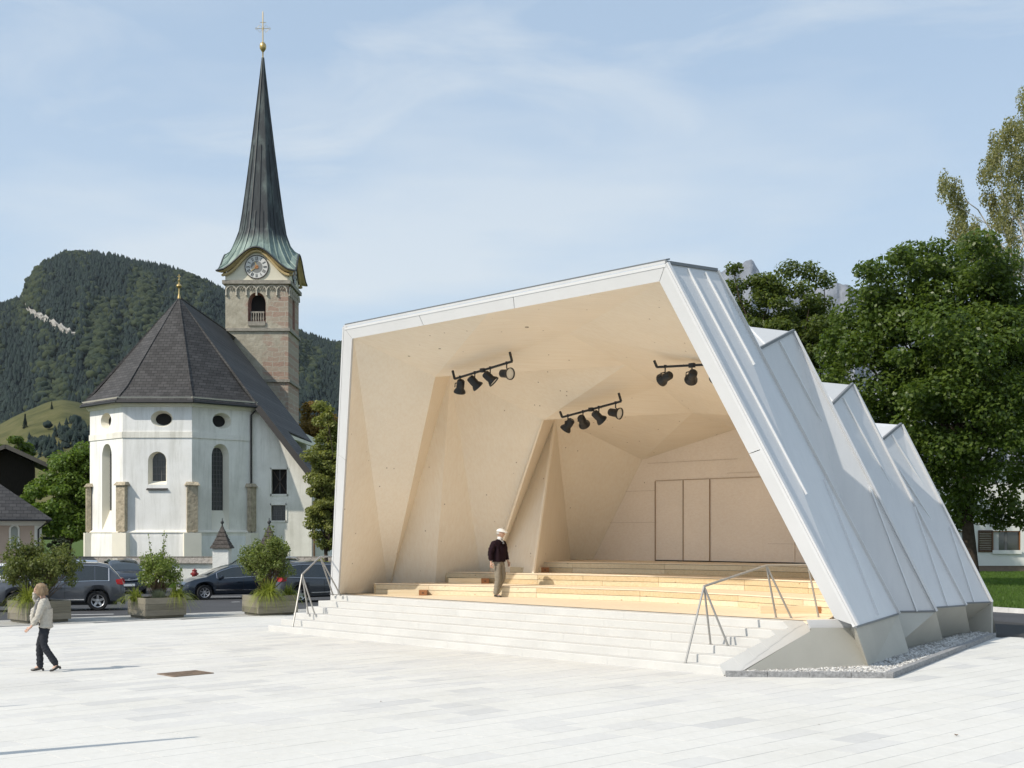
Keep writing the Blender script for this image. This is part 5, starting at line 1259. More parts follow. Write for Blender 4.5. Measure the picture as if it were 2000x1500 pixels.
ext = [(tp(px_,py_,Ym+dy_), s_) for px_,py_,s_,dy_ in ((1640,690,1.3,1),(1625,745,1.2,0),(1660,620,1.1,1),(1700,570,1.2,0),(1740,530,1.2,0),(1765,580,1.3,-1),(1805,545,1.2,-1),(1770,630,1.3,-2),(1830,585,1.3,-2),(1880,560,1.3,-2),(1850,520,1.0,0),(1925,540,1.1,-1),(1960,570,1.2,-2),(1715,615,1.2,-1),(1780,500,1.0,0),(1830,490,.9,0),(1890,500,1.0,1),(1690,680,1.4,-1),(1740,640,1.4,-1.5),(1720,760,1.5,-1),(1680,800,1.2,0),(1800,780,1.3,-4),(1860,760,1.4,-5),(1930,800,1.4,-5),(1780,840,1.2,-3),(1850,870,1.2,-4),(1930,900,1.2,-3.5),(1975,850,1.2,-5),(1820,920,1.0,-2),(1900,960,1.0,-1),(1960,980,.9,0),(1850,950,1.2,-1),(1880,1000,.9,0),(1925,1005,.8,1),(1985,1000,.9,1),(1990,930,1.2,-2),(1900,920,1.2,-3),(1840,900,1.2,-2),(2010,1015,.8,0),(1955,1020,.6,1),(1870,1020,.6,1),(1870,985,.8,1),(1985,760,1.4,-5),(1960,640,1.5,-4),(1840,640,1.6,-5),(1905,690,1.5,-5.5))]
tree('maple_tree', base_m, cm_, (6.5,5.6,6.5), 260, 130000, .24, MAPLE, 'large dark green maple with low spreading crown right of the pavilion', 3, .34, .135, .5, ext, low=-.75)
Y2 = 78.0
ext2 = [(tp(px_,py_,Y2), s_) for px_,py_,s_ in ((1432,525,.6),(1436,560,.8),(1440,600,.9),(1450,640,1.2),(1470,680,1.3),(1500,560,1.0),(1540,528,.9),(1580,530,.9),(1610,548,.8),(1600,600,1.1),(1630,640,1.1),(1560,660,1.4))]
tree('maple_tree', Vector((tp(1540,700,Y2).x,Y2,0)), tp(1540,700,Y2), (3.6,3.4,5.9), 140, 52000, .24, MAPLE2, 'smaller olive green maple behind the second metal fold of the pavilion', 8, .28, .17, .45, ext2)
# birch: hanging sprays
def birch():
    Yb = 72.0; r = random.Random(4); base = Vector(((2050-1000)/FOC*Yb, Yb, 0)); root = thing('birch_tree', base, 'tall weeping birch with sparse olive foliage above the maple at the right edge', 'tree')
    P0 = [(1852,368),(1862,380),(1870,402),(1880,432),(1892,458),(1908,486),(1925,505),(1885,478),(1872,450),(1905,520),(1940,430),(1930,395),(1932,335),(1945,305),(1950,280),(1968,262),(1985,252),(1962,340),(1958,385),(1985,300),(1998,205),(1996,260),(1992,400),(1972,440),(1950,500),(1990,520),(2010,350),(2030,300),(2030,420),(1960,545),(1985,470),(1940,470),(1915,450),(1975,360),(2000,330),(2040,500),(2020,560),(1930,545),(1955,590),(1900,540)]
    cs, rs = [], []
    for px_, py_ in P0:
        for j in range(4):
            c = tp(px_+r.uniform(-14,14), py_+r.uniform(-8,18), Yb+r.uniform(-2.2,2.2)); cs.append(c); rs.append((.34,.34,r.uniform(.6,1.1)))
    v, f = leaves(cs, rs, [190]*len(cs), .15, 5, .1, .6, .8); link('crown', quad_mesh('crown', v, f), BIRCH, root)
    b = MB(); k1 = tp(2030,640,Yb); k2 = tp(2010,420,Yb); b.tube([base, k1, k2, tp(2005,240,Yb)], [.34,.26,.15,.03], 8)
    for px_, py_ in P0[::2]: limb(b, lerp(k1,k2,r.random()), tp(px_,py_,Yb+r.uniform(-1.5,1.5)), .06, .012, r, .1)
    b.build('trunk', mat('birch_bark', (.42,.40,.36), .85, 0, .2, 4, .35), root, 60)
birch()
tree('garden_tree', Vector((tp(135,1080,82).x,82,-.4)), tp(142,975,82), (3.0,2.6,3.5), 100, 30000, .24, GREENL, 'bushy bright green tree between the chapel and the church', 12, .2, .2, .55, [(tp(100,935,81),.9),(tp(120,900,82),.9),(tp(165,880,82),.8),(tp(90,1000,81),.8),(tp(175,960,81),1.1),(tp(165,1030,81),1.0)])
tree('garden_tree', Vector((tp(25,1000,98).x,98,-.4)), tp(28,885,98), (1.7,1.6,1.5), 18, 2600, .3, MAPLE, 'dark treetop showing above the timber barn roof', 21, .2, .28, .5)
tree('autumn_tree', Vector((tp(615,1000,104).x,104,-.4)), tp(612,860,104), (2.9,2.4,3.6), 36, 8000, .3, AUTUMN, 'yellowing autumn tree behind the church roof', 31, .2, .22, .5, [(tp(600,800,104),.7),(tp(622,797,104),.7),(tp(640,815,104),.6)])
tree('hornbeam_tree', Vector((tp(640,1090,67).x,67,-.3)), tp(641,950,67), (1.2,1.2,4.1), 120, 38000, .16, OLIVE, 'slim upright tree beside the left edge of the pavilion', 41, .12, .17, .3, [(tp(645,800,67),.25),(tp(648,830,67),.4),(tp(612,960,66.6),.4),(tp(608,1000,66.6),.35),(tp(622,900,66.6),.5)], low=-1)
tree('yew_shrub', Vector((tp(118,1090,76).x,76,-.3)), tp(120,1072,76), (.9,.8,.8), 14, 2600, .14, leafmat('yew_leaf', (.012,.020,.008), (.03,.042,.015), .2), 'dark clipped shrub beside the chapel', 51, .08, .3, .4)

# ================================================================ PLANTERS
OLDW = [timber('grey_weathered_plank_%d' % i, c, d, (.7,9,9), knot=1.2) for i, (c, d) in enumerate((((.23,.21,.165),(.13,.115,.085)),((.27,.245,.19),(.16,.14,.10)),((.19,.175,.13),(.10,.09,.065))))]
SOIL = mat('potting_soil', (.03,.022,.015), .95, 0, .1, 20, .3)
SHRUBL = [leafmat('shrub_leaf_%d' % i, a, c, .4, .5) for i, (a, c) in enumerate((((.055,.080,.020),(.17,.19,.055)),((.080,.125,.024),(.23,.28,.075)),((.065,.10,.022),(.20,.235,.065))))]
GRASSY = leafmat('ornamental_grass', (.13,.17,.03), (.30,.33,.07), .45, .5)
LAVEN = leafmat('lavender_leaf', (.09,.12,.09), (.17,.20,.15), .3, .7)
GRP = 'timber planters along the plaza edge'
def planter(px, py, ang, label):
    p = at_z(px, py, 0); o = thing('timber_planter', p, label, 'planter', GRP, rz=ang, local=True)
    L, Wd, H, th = 1.36, 1.30, .62, .09
    MB().box((.06,.06,0),(L-.06,Wd-.06,.07)).build('base_frame', OLDW[2], o)
    for c in range(3):
        z0 = .07+c*.185; z1 = z0+.180; e = .0 if c % 2 else th
        for (a, b_) in (((0 if not c % 2 else th, 0), (L if not c % 2 else L-th, th)), ((0 if not c % 2 else th, Wd-th), (L if not c % 2 else L-th, Wd))): MB().box((a[0]+rnd.uniform(-.01,.01),a[1]+rnd.uniform(-.006,.006),z0),(b_[0]+rnd.uniform(-.01,.01),b_[1],z1)).build('plank', OLDW[rnd.randrange(3)], o)
        for (a, b_) in (((0, th if not c % 2 else 0), (th, Wd-th if not c % 2 else Wd)), ((L-th, th if not c % 2 else 0), (L, Wd-th if not c % 2 else Wd))): MB().box((a[0]+rnd.uniform(-.006,.006),a[1]+.002,z0),(b_[0],b_[1]-.002,z1)).build('plank', OLDW[rnd.randrange(3)], o)
    MB().box((th,th,.4),(L-th,Wd-th,.53)).build('soil', SOIL, o)
    Mx = Matrix.Translation(p) @ Matrix.Rotation(ang, 4, 'Z'); return Mx, (L, Wd)
def shrub(c, r3, shoots, n, m, seed, label, size=.075):
    r = random.Random(seed); root = thing('shrub', c, label, 'shrub', 'shrubs in the planters'); c = Vector(c); st = MB(); cs, rs = [], []
    for k in range(85):
        d = Vector((r.gauss(0,1),r.gauss(0,1),abs(r.gauss(0,1))*1.1-.25)).normalized(); k_ = r.uniform(.45,1)
        p = c+Vector((d.x*r3[0],d.y*r3[1],r3[2]*(.42+d.z*.55)))*1.0
        p = Vector((c.x+d.x*r3[0]*k_, c.y+d.y*r3[1]*k_, c.z+r3[2]*(.45+.5*d.z*k_))); cs.append(p); q = r.uniform(.13,.26)*(r3[0]/.9)**.5; rs.append((q,q,q))
        limb(st, c+Vector((r.uniform(-.12,.12),r.uniform(-.12,.12),-.05)), p, .012, .004, r, .07)
    for (dx, h) in shoots:
        for j in range(9):
            p = c+Vector((dx*(.4+.6*j/8),r.uniform(-.05,.05),h*(.45+.55*j/8))); cs.append(p); q = .10-.006*j; rs.append((q,q,.09))
        st.tube([c, c+Vector((dx*.5,0,h*.5)), c+Vector((dx,0,h))], [.014,.010,.003], 5)
    w = sum(q[0]**2 for q in rs); v, f = leaves(cs, rs, [max(4,int(n*q[0]**2/w)) for q in rs], size, seed, .4, .7, .2)
    link('foliage', quad_mesh('foliage', v, f), m, root); st.build('stems', plain('stem_brown', (.09,.06,.035), .9) if 'stem_brown' not in bpy.data.materials else bpy.data.materials['stem_brown'], root)
def tuft(c, n, L, seed, label, m=None, lean=(0,0), droop=1.2, name='ornamental_grass', wd=.014):
    r = np.random.default_rng(seed); VV, FF = [], []; v = 0
    for i in range(n):
        a = r.uniform(0,2*np.pi); d = np.array([math.cos(a)+lean[0], math.sin(a)+lean[1], 0]); l = L*r.uniform(.55,1.1); w = wd*r.uniform(.7,1.3); sd = np.array([-d[1],d[0],0])/max(.2,np.linalg.norm(d))
        b0 = np.array(c)+r.normal(0,.06,3)*[1,1,0]; sp = r.uniform(.25,1.0)
        for k in range(5):
            t = k/4; p = b0+d*l*sp*(t**1.1)*.72+np.array([0,0,l*(1.0*t-droop*sp*t*t*1.15)]); ww = w*(1-t*.92)
            VV += [p-sd*ww, p+sd*ww]
            if k: FF.append((v+2*k-2,v+2*k-1,v+2*k+1,v+2*k))
        v += 10
    o = link(name, quad_mesh(name, VV, FF), m or GRASSY); return tag(o, label, 'grass plant', 'grasses in the planters')
A25 = R(25)
def corner(px, py, s):                                   # front-left corner so that the box shows a narrow left and a wide right face
    return planter(px, py, A25*0+R(-0), s)
def mk(px, py, ang, label):
    return planter(px, py, ang, label)
# front corner at px; right face towards +x, left face runs back to the left
def place(px, py, lab):
    return planter(px, py, R(24)-math.atan((px-1000)/FOC), lab)
M1_, D1_ = place(52, 1217.5, 'weathered timber planter at the left edge behind the walking woman')
M2_, D2_ = place(284, 1208.5, 'weathered timber planter with lavender, middle of the three')
M3_, D3_ = place(505, 1203, 'weathered timber planter nearest the left end of the steps')
def lp(Mx, x, y, z=.55): return Mx @ Vector((x,y,z))
shrub(lp(M1_,.68,.75), (1.2,.9,2.0), [(-.2,2.1),(.1,2.05)], 11000, SHRUBL[0], 61, 'large dark green shrub in the leftmost planter', .085)
shrub(lp(M2_,.7,.68), (.70,.6,1.6), [(-.28,2.0),(.22,2.1),(.26,1.95)], 4200, SHRUBL[1], 62, 'loose light green shrub with tall shoots in the middle planter', .08)
shrub(lp(M3_,.66,.7), (.92,.7,2.15), [(-.1,2.2),(.15,2.3),(.05,2.25)], 9500, SHRUBL[2], 63, 'rounded green shrub in the planter nearest the steps', .075)
tuft(lp(M1_,.18,.22,.5), 420, 1.15, 71, 'arching yellow green grass in the leftmost planter', lean=(-.25,-.3))
tuft(lp(M2_,.05,.75,.5), 240, .9, 72, 'arching grass at the left side of the middle planter', lean=(-.6,0))
tuft(lp(M2_,1.15,.3,.5), 360, 1.05, 73, 'arching grass at the right side of the middle planter', lean=(.4,-.2))
tuft(lp(M2_,.55,.3,.5), 700, .42, 74, 'grey green lavender tuft in the middle planter', LAVEN, (0,0), .2, 'lavender', .008)
tuft(lp(M3_,.40,.18,.5), 520, 1.2, 75, 'large arching grass spilling over the planter nearest the steps', lean=(.1,-.4))
tuft(lp(M3_,1.2,.45,.5), 240, .9, 76, 'small arching grass at the right end of the planter nearest the steps', lean=(.6,-.1))
# ================================================================ CARS
TYRE = plain('tyre_rubber', (.014,.014,.015), .85); RIM = plain('alloy', (.50,.50,.51), .32, .8); CHROME = plain('chrome', (.75,.75,.76), .15, 1.0)
CGLASS = emitless_glass('car_glass', (.022,.028,.03), .04); REDL = plain('tail_lamp', (.35,.01,.012), .2); HEADL = plain('head_lamp', (.62,.66,.70), .08, .4)
PLATE = plain('number_plate', (.78,.78,.76), .5); TRIMB = plain('black_plastic', (.018,.018,.02), .6)
def paint(name, c, metal=.35):
    m, t, b = pbsdf(name, .32, metal, .5); b.inputs['Base Color'].default_value = (*c, 1); b.inputs['Coat Weight'].default_value = .8; b.inputs['Coat Roughness'].default_value = .05; return m
def make_car(spec, col, pos, head, label, rim5=True):
    """spec: dict of profile curves over x (0 rear .. L front)"""
    L = spec['L']; xs = sorted(set([L*i/64 for i in range(65)]+[w+d for w in spec['wheels'] for d in (-.36,-.33,-.28,-.2,-.1,0,.1,.2,.28,.33,.36)]))
    cv = lambda key, x: float(np.interp(x, [p[0] for p in spec[key]], [p[1] for p in spec[key]]))
    wr = spec['wr']; root = thing('parked_car', (pos[0],pos[1],pos[2]), label, 'car', 'cars in the parking area', rz=head, local=True)
    sec = []
    for x in xs:
        zr, zb_, w = cv('roof', x), cv('belt', x), cv('width', x); gh = max(0, zr-zb_)
        zl = spec['sill']
        for wx in spec['wheels']:
            d = abs(x-wx); ra = wr+.055
            if d < ra: zl = max(zl, wr+math.sqrt(ra*ra-d*d)-.0)
        zl = min(zl, zb_-.1)
        k = min(1, gh/.42); ws = w-.02-.20*k; zm = zl+(zb_-zl)*.55
        endk = min(1, min(x, L-x)/.25); lw = w-.03
        sec.append([(0,zl+.02),(lw-.06,zl),(lw,zl+.05),(w+.01,zm),(w-.02,zb_-.05),(w-.045,zb_),(ws,zb_+gh*.86),(ws-.10,zb_+gh*.985),(ws*.5,zr+.015),(0,zr+.025)])
    n = len(sec[0]); b = MB(); V_ = []
    for x, s in zip(xs, sec):
        for y, z in s: V_.append((x-L/2, y, z))
        for y, z in s[-2:0:-1]: V_.append((x-L/2, -y, z))
    m_ = 2*n-2; Fs = [(i*m_+k, i*m_+(k+1)%m_, (i+1)*m_+(k+1)%m_, (i+1)*m_+k) for i in range(len(xs)-1) for k in range(m_)]
    Fs += [tuple(range(m_)), tuple((len(xs)-1)*m_+k for k in range(m_))]
    b.add(V_, Fs); body = b.build('body', col, root, 32)
    MB().box((-L/2+.25,-.68,.20),(L/2-.25,.68,.62)).build('underbody', TRIMB, root)
    # side windows
    ss = lambda x: [np.array(q) for q in [(0,0)]]
    def side(xa, xb, s):
        N_ = 10; vv = []
        for i in range(N_+1):
            x = xa+(xb-xa)*i/N_; zr, zb_, w = cv('roof', x), cv('belt', x), cv('width', x); gh = max(.02, zr-zb_); k = min(1, gh/.42); ws = w-.02-.20*k
            a = np.array([w-.045, zb_]); c = np.array([ws, zb_+gh*.86]); p0 = a+(c-a)*.07; p1 = a+(c-a)*.93
            vv += [(x-L/2, s*(p0[0]+.007), p0[1]), (x-L/2, s*(p1[0]+.007), p1[1])]
        return MB().add(vv, [(2*i,2*i+2,2*i+3,2*i+1) for i in range(N_)])
    for s in (-1,1):
        for xa, xb in spec['side']: side(xa, xb, s).build('side_window', CGLASS, root, 30)
        if spec.get('chrome'):
            pts = []
            x0, x1 = spec['side'][0][0]-.05, spec['side'][-1][1]+.05
            for i in range(21):
                x = x0+(x1-x0)*i/20; zb_, w = cv('belt', x), cv('width', x); pts.append((x-L/2, s*(w-.038), zb_+.012))
            up = []
            for i in range(21):
                x = x1+(x0-x1)*i/20; zr, zb_, w = cv('roof', x), cv('belt', x), cv('width', x); gh = max(.02, zr-zb_); k = min(1, gh/.42); ws = w-.02-.20*k; up.append((x-L/2, s*(ws+.012), zb_+gh*.84))
            MB().tube(pts+up+[pts[0]], .011, 5, False).build('window_trim', CHROME, root)
    # screens
    def screen(xa, xb, nm):
        N_ = 8; vv = []
        for i in range(N_+1):
            x = xa+(xb-xa)*i/N_; zr, zb_, w = cv('roof', x), cv('belt', x), cv('width', x); gh = max(0, zr-zb_); k = min(1, gh/.42); ws = w-.02-.20*k
            e = .006
            vv += [(x-L/2, y, z+e) for y, z in ((-(ws-.10),zb_+gh*.985),(-ws*.5,zr+.015),(0,zr+.025),(ws*.5,zr+.015),(ws-.10,zb_+gh*.985))]
        off = .008*(1 if xa > L/2 else -1)
        MB().add([(x+off,y,z) for x,y,z in vv], [(5*i+j,5*i+j+1,5*i+j+6,5*i+j+5) for i in range(N_) for j in range(4)]).build(nm, CGLASS, root, 40)
    screen(*spec['windscreen'], 'windscreen'); screen(*spec['rearscreen'], 'rear_screen')
    # wheels
    first = None
    for wx in spec['wheels']:
        for s in (-1,1):
            wroot = bpy.data.objects.new('wheel', None)
            y0 = s*(cv('width', wx)-.13)
            tm = MB(); tm.lathe([(wr*.62,-.10),(wr*.9,-.11),(wr,-.075),(wr,.075),(wr*.9,.11),(wr*.62,.10)], 28, axis='y')
            hub = tm.build('wheel', TYRE, root, 40); hub.location = (wx-L/2, y0, wr)
            rm = MB(); rm.lathe([(wr*.66,-.10*s),(wr*.64,.105*s),(wr*.58,.09*s),(wr*.56,.02*s)], 28, axis='y')
            rim = rm.build('rim', RIM, hub, 40)
            dk = MB(); dk.lathe([(0,.015*s),(wr*.6,.015*s)], 20, axis='y'); dk.build('brake_shadow_disc', TRIMB, hub)
            sp_ = MB(); nsp = 5 if rim5 else 7
            for j in range(nsp):
                a = 2*math.pi*j/nsp+.3; d = Vector((math.cos(a),0,math.sin(a))); tg = Vector((-math.sin(a),0,math.cos(a))); wd = wr*(.13 if rim5 else .075)
                yv = Vector((0,.075*s,0)); yo = Vector((0,.10*s,0))
                sp_.prism([d*wr*.1+tg*wd+yv*.2, d*wr*.1-tg*wd+yv*.2, d*wr*.61-tg*wd*.8+yv*.2, d*wr*.61+tg*wd*.8+yv*.2], [d*wr*.1+tg*wd+yv, d*wr*.1-tg*wd+yv, d*wr*.61-tg*wd*.7+yo, d*wr*.61+tg*wd*.7+yo])
            sp_.lathe([(wr*.17,.03*s),(wr*.17,.085*s),(0,.09*s)], 12, axis='y'); sp_.build('spokes', RIM, hub)
    # lamps, plates, mirrors, handles, bumper
    zl = spec['lampz']
    for s in (-1,1):
        w = cv('width', L-.18)
        MB().prism([(L/2-.10,s*(w-.42),zl-.04),(L/2-.44,s*(w+.006),zl+.02),(L/2-.44,s*(w-.02),zl+.13),(L/2-.16,s*(w-.40),zl+.05)], [(L/2+.005,s*(w-.45),zl-.04),(L/2-.20,s*(w+.02),zl-.0),(L/2-.36,s*(w+.012),zl+.12),(L/2-.06,s*(w-.42),zl+.06)]).build('head_lamp', HEADL, root)
        w = cv('width', .15); zt = spec['tailz']
        MB().prism([(-L/2+.08,s*(w-.30),zt),(-L/2+.30,s*(w+.0),zt+.02),(-L/2+.30,s*(w-.02),zt+.18),(-L/2+.10,s*(w-.28),zt+.17)], [(-L/2-.012,s*(w-.32),zt),(-L/2+.06,s*(w+.018),zt+.0),(-L/2+.10,s*(w+.012),zt+.2),(-L/2+.0,s*(w-.28),zt+.18)]).build('tail_lamp', REDL, root)
        xm = spec['side'][-1][1]-.12; w = cv('width', xm); MB().lathe([(0,-.10),(.07,-.09),(.09,0),(.07,.09),(0,.10)], 10, (xm-L/2, s*(w+.08), cv('belt',xm)+.06), 'y').build('mirror', col, root, 60)
        for xh in spec['handles']: w = cv('width', xh); MB().box((xh-L/2-.10,s*(w+.0)-.014,cv('belt',xh)-.20),(xh-L/2+.10,s*(w+.0)+.026,cv('belt',xh)-.165)).build('door_handle', col, root)
        for xd in spec['doors']:
            w = cv('width', xd); zb_ = cv('belt', xd); MB().tube([(xd-L/2,s*(w+.006),spec['sill']+.12),(xd-L/2,s*(w+.013),.55*zb_+.1),(xd-L/2,s*(w-.012),zb_-.06)], .006, 4).build('door_seam', TRIMB, root)
        MB().bar((-L/2+spec['wheels'][0]+.45,s*(cv('width',L/2)+.004),.40),(-L/2+spec['wheels'][1]-.45,s*(cv('width',L/2)+.004),.42),.03,.035).build('side_strip', CHROME if spec.get('chrome') else TRIMB, root)
    MB().box((L/2-.02,-.26,.40),(L/2+.022,.26,.51)).build('number_plate', PLATE, root); MB().box((-L/2-.024,-.26,spec['plz']),(-L/2+.02,.26,spec['plz']+.11)).build('number_plate', PLATE, root)
    MB().box((L/2-.06,-.62,.20),(L/2+.012,.62,.38)).build('lower_grille', TRIMB, root)
    MB().box((L/2-.10,-.42,zl-.02),(L/2+.008,.42,zl+.055)).build('upper_grille', TRIMB, root); MB().tube([(L/2+.012,-.40,zl+.02),(L/2+.03,0,zl+.0),(L/2+.012,.40,zl+.02)], .014, 5).build('grille_bar', CHROME, root)
    MB().lathe([(.05,0),(.05,.02),(.035,.022)], 14, (L/2+.01,0,zl+.02), 'x').build('badge', CHROME, root)
    MB().box((-L/2-.015,-.70,.22),(-L/2+.10,.70,.40)).build('rear_skirt', TRIMB, root)
    if spec.get('rails'):
        for s in (-1,1): MB().tube([(x-L/2, s*(cv('width',x)-.30), cv('roof',x)+.045) for x in np.linspace(.9,2.9,9)], .018, 5).build('roof_rail', CHROME, root)
    return root
SUV = dict(L=4.45, sill=.30, wr=.345, wheels=(.90,3.50), roof=[(0,.72),(.05,1.02),(.22,1.22),(.55,1.58),(.9,1.655),(1.6,1.68),(2.4,1.64),(2.9,1.50),(3.5,1.10),(3.9,1.04),(4.25,.94),(4.42,.72),(4.45,.6)],
           belt=[(0,.66),(.05,.96),(.3,1.02),(1,1.03),(2.6,.99),(3.4,.99),(3.9,.96),(4.25,.86),(4.42,.66),(4.45,.55)], width=[(0,.74),(.1,.84),(.5,.90),(3.8,.90),(4.2,.82),(4.45,.62)],
           side=[(.58,.98),(1.02,1.95),(2.0,3.02)], windscreen=(2.62,3.42), rearscreen=(.20,.50), lampz=.76, tailz=.90, plz=.62, handles=(1.25,2.15), doors=(1.0,1.98,3.1), chrome=True, rails=True)
HATCH = dict(L=4.40, sill=.22, wr=.32, wheels=(.85,3.52), roof=[(0,.62),(.04,.92),(.25,1.10),(.6,1.33),(1.0,1.43),(1.7,1.47),(2.3,1.43),(2.75,1.28),(3.4,.98),(3.9,.88),(4.25,.74),(4.38,.55),(4.40,.45)],
           belt=[(0,.58),(.04,.86),(.3,.96),(1,.96),(2.6,.90),(3.3,.885),(3.9,.80),(4.25,.67),(4.38,.50),(4.40,.42)], width=[(0,.70),(.1,.80),(.5,.88),(3.6,.89),(4.1,.80),(4.40,.58)],
           side=[(.62,.98),(1.02,1.85),(1.9,2.95)], windscreen=(2.42,3.32), rearscreen=(.22,.62), lampz=.60, tailz=.78, plz=.58, handles=(1.15,2.05), doors=(.98,1.88,3.0), chrome=True)
MPV = dict(L=4.50, sill=.22, wr=.325, wheels=(.88,3.60), roof=[(0,.65),(.03,1.02),(.12,1.25),(.32,1.50),(.8,1.60),(1.7,1.63),(2.5,1.57),(3.0,1.40),(3.6,1.08),(4.0,.95),(4.3,.80),(4.46,.58),(4.50,.45)],
           belt=[(0,.60),(.03,.95),(.3,1.02),(1,.98),(2.6,.93),(3.5,.92),(4.0,.86),(4.3,.72),(4.46,.52),(4.50,.42)], width=[(0,.76),(.1,.84),(.5,.89),(3.7,.90),(4.2,.80),(4.50,.58)],
           side=[(.40,.95),(1.0,1.9),(1.95,3.05)], windscreen=(2.62,3.55), rearscreen=(.12,.34), lampz=.68, tailz=.86, plz=.62, handles=(1.15,2.1), doors=(.97,1.92,3.1), chrome=True)
def cpos(px, Y, dx=0): return ((px-1000)/FOC*Y+dx, Y, asph_z(Y))
make_car(SUV, paint('graphite_paint', (.085,.092,.105)), cpos(112,44.6), R(199), 'graphite grey off-roader with silver five spoke wheels beside the left planter')
make_car(HATCH, paint('midnight_blue_paint', (.010,.019,.034)), cpos(450,54.6), R(208), 'dark blue hatchback facing left between the two right hand planters', False)
make_car(MPV, paint('slate_grey_paint', (.045,.05,.056)), cpos(628,52.2), R(36), 'dark grey people carrier seen from behind beside the left end of the steps')
make_car(MPV, paint('navy_paint', (.018,.024,.036)), cpos(240,61.5), R(-66), 'dark blue people carrier facing the camera behind the grey off-roader', False)
make_car(HATCH, paint('silver_blue_paint', (.30,.34,.38)), cpos(628,61.0), R(188), 'pale silver blue car parked by the churchyard wall behind the people carrier', False)
make_car(SUV, paint('black_paint', (.008,.008,.009)), cpos(553,63.0), R(78), 'black estate car with dark rear window by the churchyard wall', False)
make_car(HATCH, paint('white_paint', (.72,.72,.71), 0), cpos(2,58.0), R(194), 'white car half hidden by the large shrub at the left edge', False)
# ================================================================ PEOPLE
def skin_mesh(name, joints, edges, sub=2, root=0, fold=0.0):
    """joints: list of (pos, rx, ry); returns a smooth evaluated mesh"""
    me = bpy.data.meshes.new(name+'_cage'); me.from_pydata([j[0] for j in joints], edges, []); ob = bpy.data.objects.new(name+'_cage', me); C.objects.link(ob)
    md = ob.modifiers.new('skin', 'SKIN'); md.use_smooth_shade = True; md.branch_smoothing = .6
    for i, j in enumerate(joints):
        sv = me.skin_vertices[0].data[i]; sv.radius = (j[1], j[2]); sv.use_root = (i == root)
    ss = ob.modifiers.new('sub', 'SUBSURF'); ss.levels = sub; ss.render_levels = sub
    dg = bpy.context.evaluated_depsgraph_get(); dg.update(); ev = ob.evaluated_get(dg); out = bpy.data.meshes.new_from_object(ev)
    bpy.data.objects.remove(ob); bpy.data.meshes.remove(me); out.name = name
    if fold:                                             # cloth creases
        nv = [v.normal.copy() for v in out.vertices]
        for v, n_ in zip(out.vertices, nv):
            x, y, z = v.co; w_ = math.sin(z*62+x*38+1.7*math.sin(y*31+z*9))+.7*math.sin(z*105-x*57+y*44)+.5*math.sin(z*33+y*71)
            v.co += n_*fold*w_
    for p in out.polygons: p.use_smooth = True
    return out
SKINM = mat('skin', (.56,.36,.27), .55, 0, .35, 8, .06)
def chain(js, es, pts, start=None):
    """append a chain of (pos, rx, ry); join to index start"""
    prev = start
    for p in pts:
        js.append(p); i = len(js)-1
        if prev is not None: es.append((prev, i))
        prev = i
    return prev
def hand(js, es, wrist_i, wrist, d, side, palm_n, curl=.5, s=1.0):
    """palm plus five fingers growing from the wrist. d: direction of the hand, side: direction of the thumb, palm_n: the way the palm faces"""
    d, side, palm_n = Vector(d).normalized(), Vector(side).normalized(), Vector(palm_n).normalized(); w = Vector(wrist)
    pc = w+d*.045*s; js.append((tuple(pc), .030*s, .020*s)); es.append((wrist_i, len(js)-1)); pi = len(js)-1
    for k, (o, l) in enumerate(((.028,.070),(.010,.080),(-.010,.074),(-.028,.058))):
        a = w+d*.085*s+side*o*s; b_ = a+(d*(1-curl*.4)+palm_n*curl*.5).normalized()*l*.5*s; c_ = b_+(d*(1-curl)+palm_n*curl).normalized()*l*.5*s
        chain(js, es, [(tuple(a), .0095*s, .0095*s), (tuple(b_), .0085*s, .0085*s), (tuple(c_), .007*s, .007*s)], pi)
    a = w+d*.03*s+side*.035*s; b_ = a+(d*.6+side*.55+palm_n*.3).normalized()*.035*s; c_ = b_+(d*.9+side*.2+palm_n*.35).normalized()*.03*s
    chain(js, es, [(tuple(a), .011*s, .011*s), (tuple(b_), .0095*s, .0095*s), (tuple(c_), .008*s, .008*s)], pi)
def head_mesh(name, c, f, up, r=.105, chin=.02):
    """head with brow, nose, mouth, chin, ears from a displaced sphere; f: facing"""
    f, up = Vector(f).normalized(), Vector(up).normalized(); l = up.cross(f).normalized(); bm = bmesh.new(); bmesh.ops.create_uvsphere(bm, u_segments=36, v_segments=28, radius=1)
    for v in bm.verts:
        x, y, z = v.co                                   # x forward, y left, z up
        px, py, pz = x*.98, y*.78, z*1.20
        if z < 0: k = -z; px *= 1-.10*k; py *= 1-.34*k*k
        fr = max(0, x)
        g = lambda a, b_, s1, s2: math.exp(-((y-a)/s1)**2-((z-b_)/s2)**2)
        if x > 0:
            px += .26*g(0,-.16,.10,.17) + .05*g(0,.05,.09,.18)          # nose
            px -= .10*(g(.30,.04,.16,.10)+g(-.30,.04,.16,.10))          # eye sockets
            px += .05*(g(.28,.20,.22,.07)+g(-.28,.20,.22,.07))          # brows
            px += .05*g(0,-.46,.20,.05)+.05*g(0,-.58,.18,.05)-.05*g(0,-.52,.22,.03)  # lips
            px += .11*g(0,-.80,.22,.14)                                 # chin
        if abs(y) > .9 and -.25 < z < .2 and abs(x) < .2: py *= 1.16    # ears
        v.co = Vector((px, py, pz))*r
    M = Matrix((f, l, up)).transposed().to_4x4(); bm.transform(Matrix.Translation(Vector(c)) @ M)
    me = bpy.data.meshes.new(name); bm.to_mesh(me); bm.free()
    for p in me.polygons: p.use_smooth = True
    return me
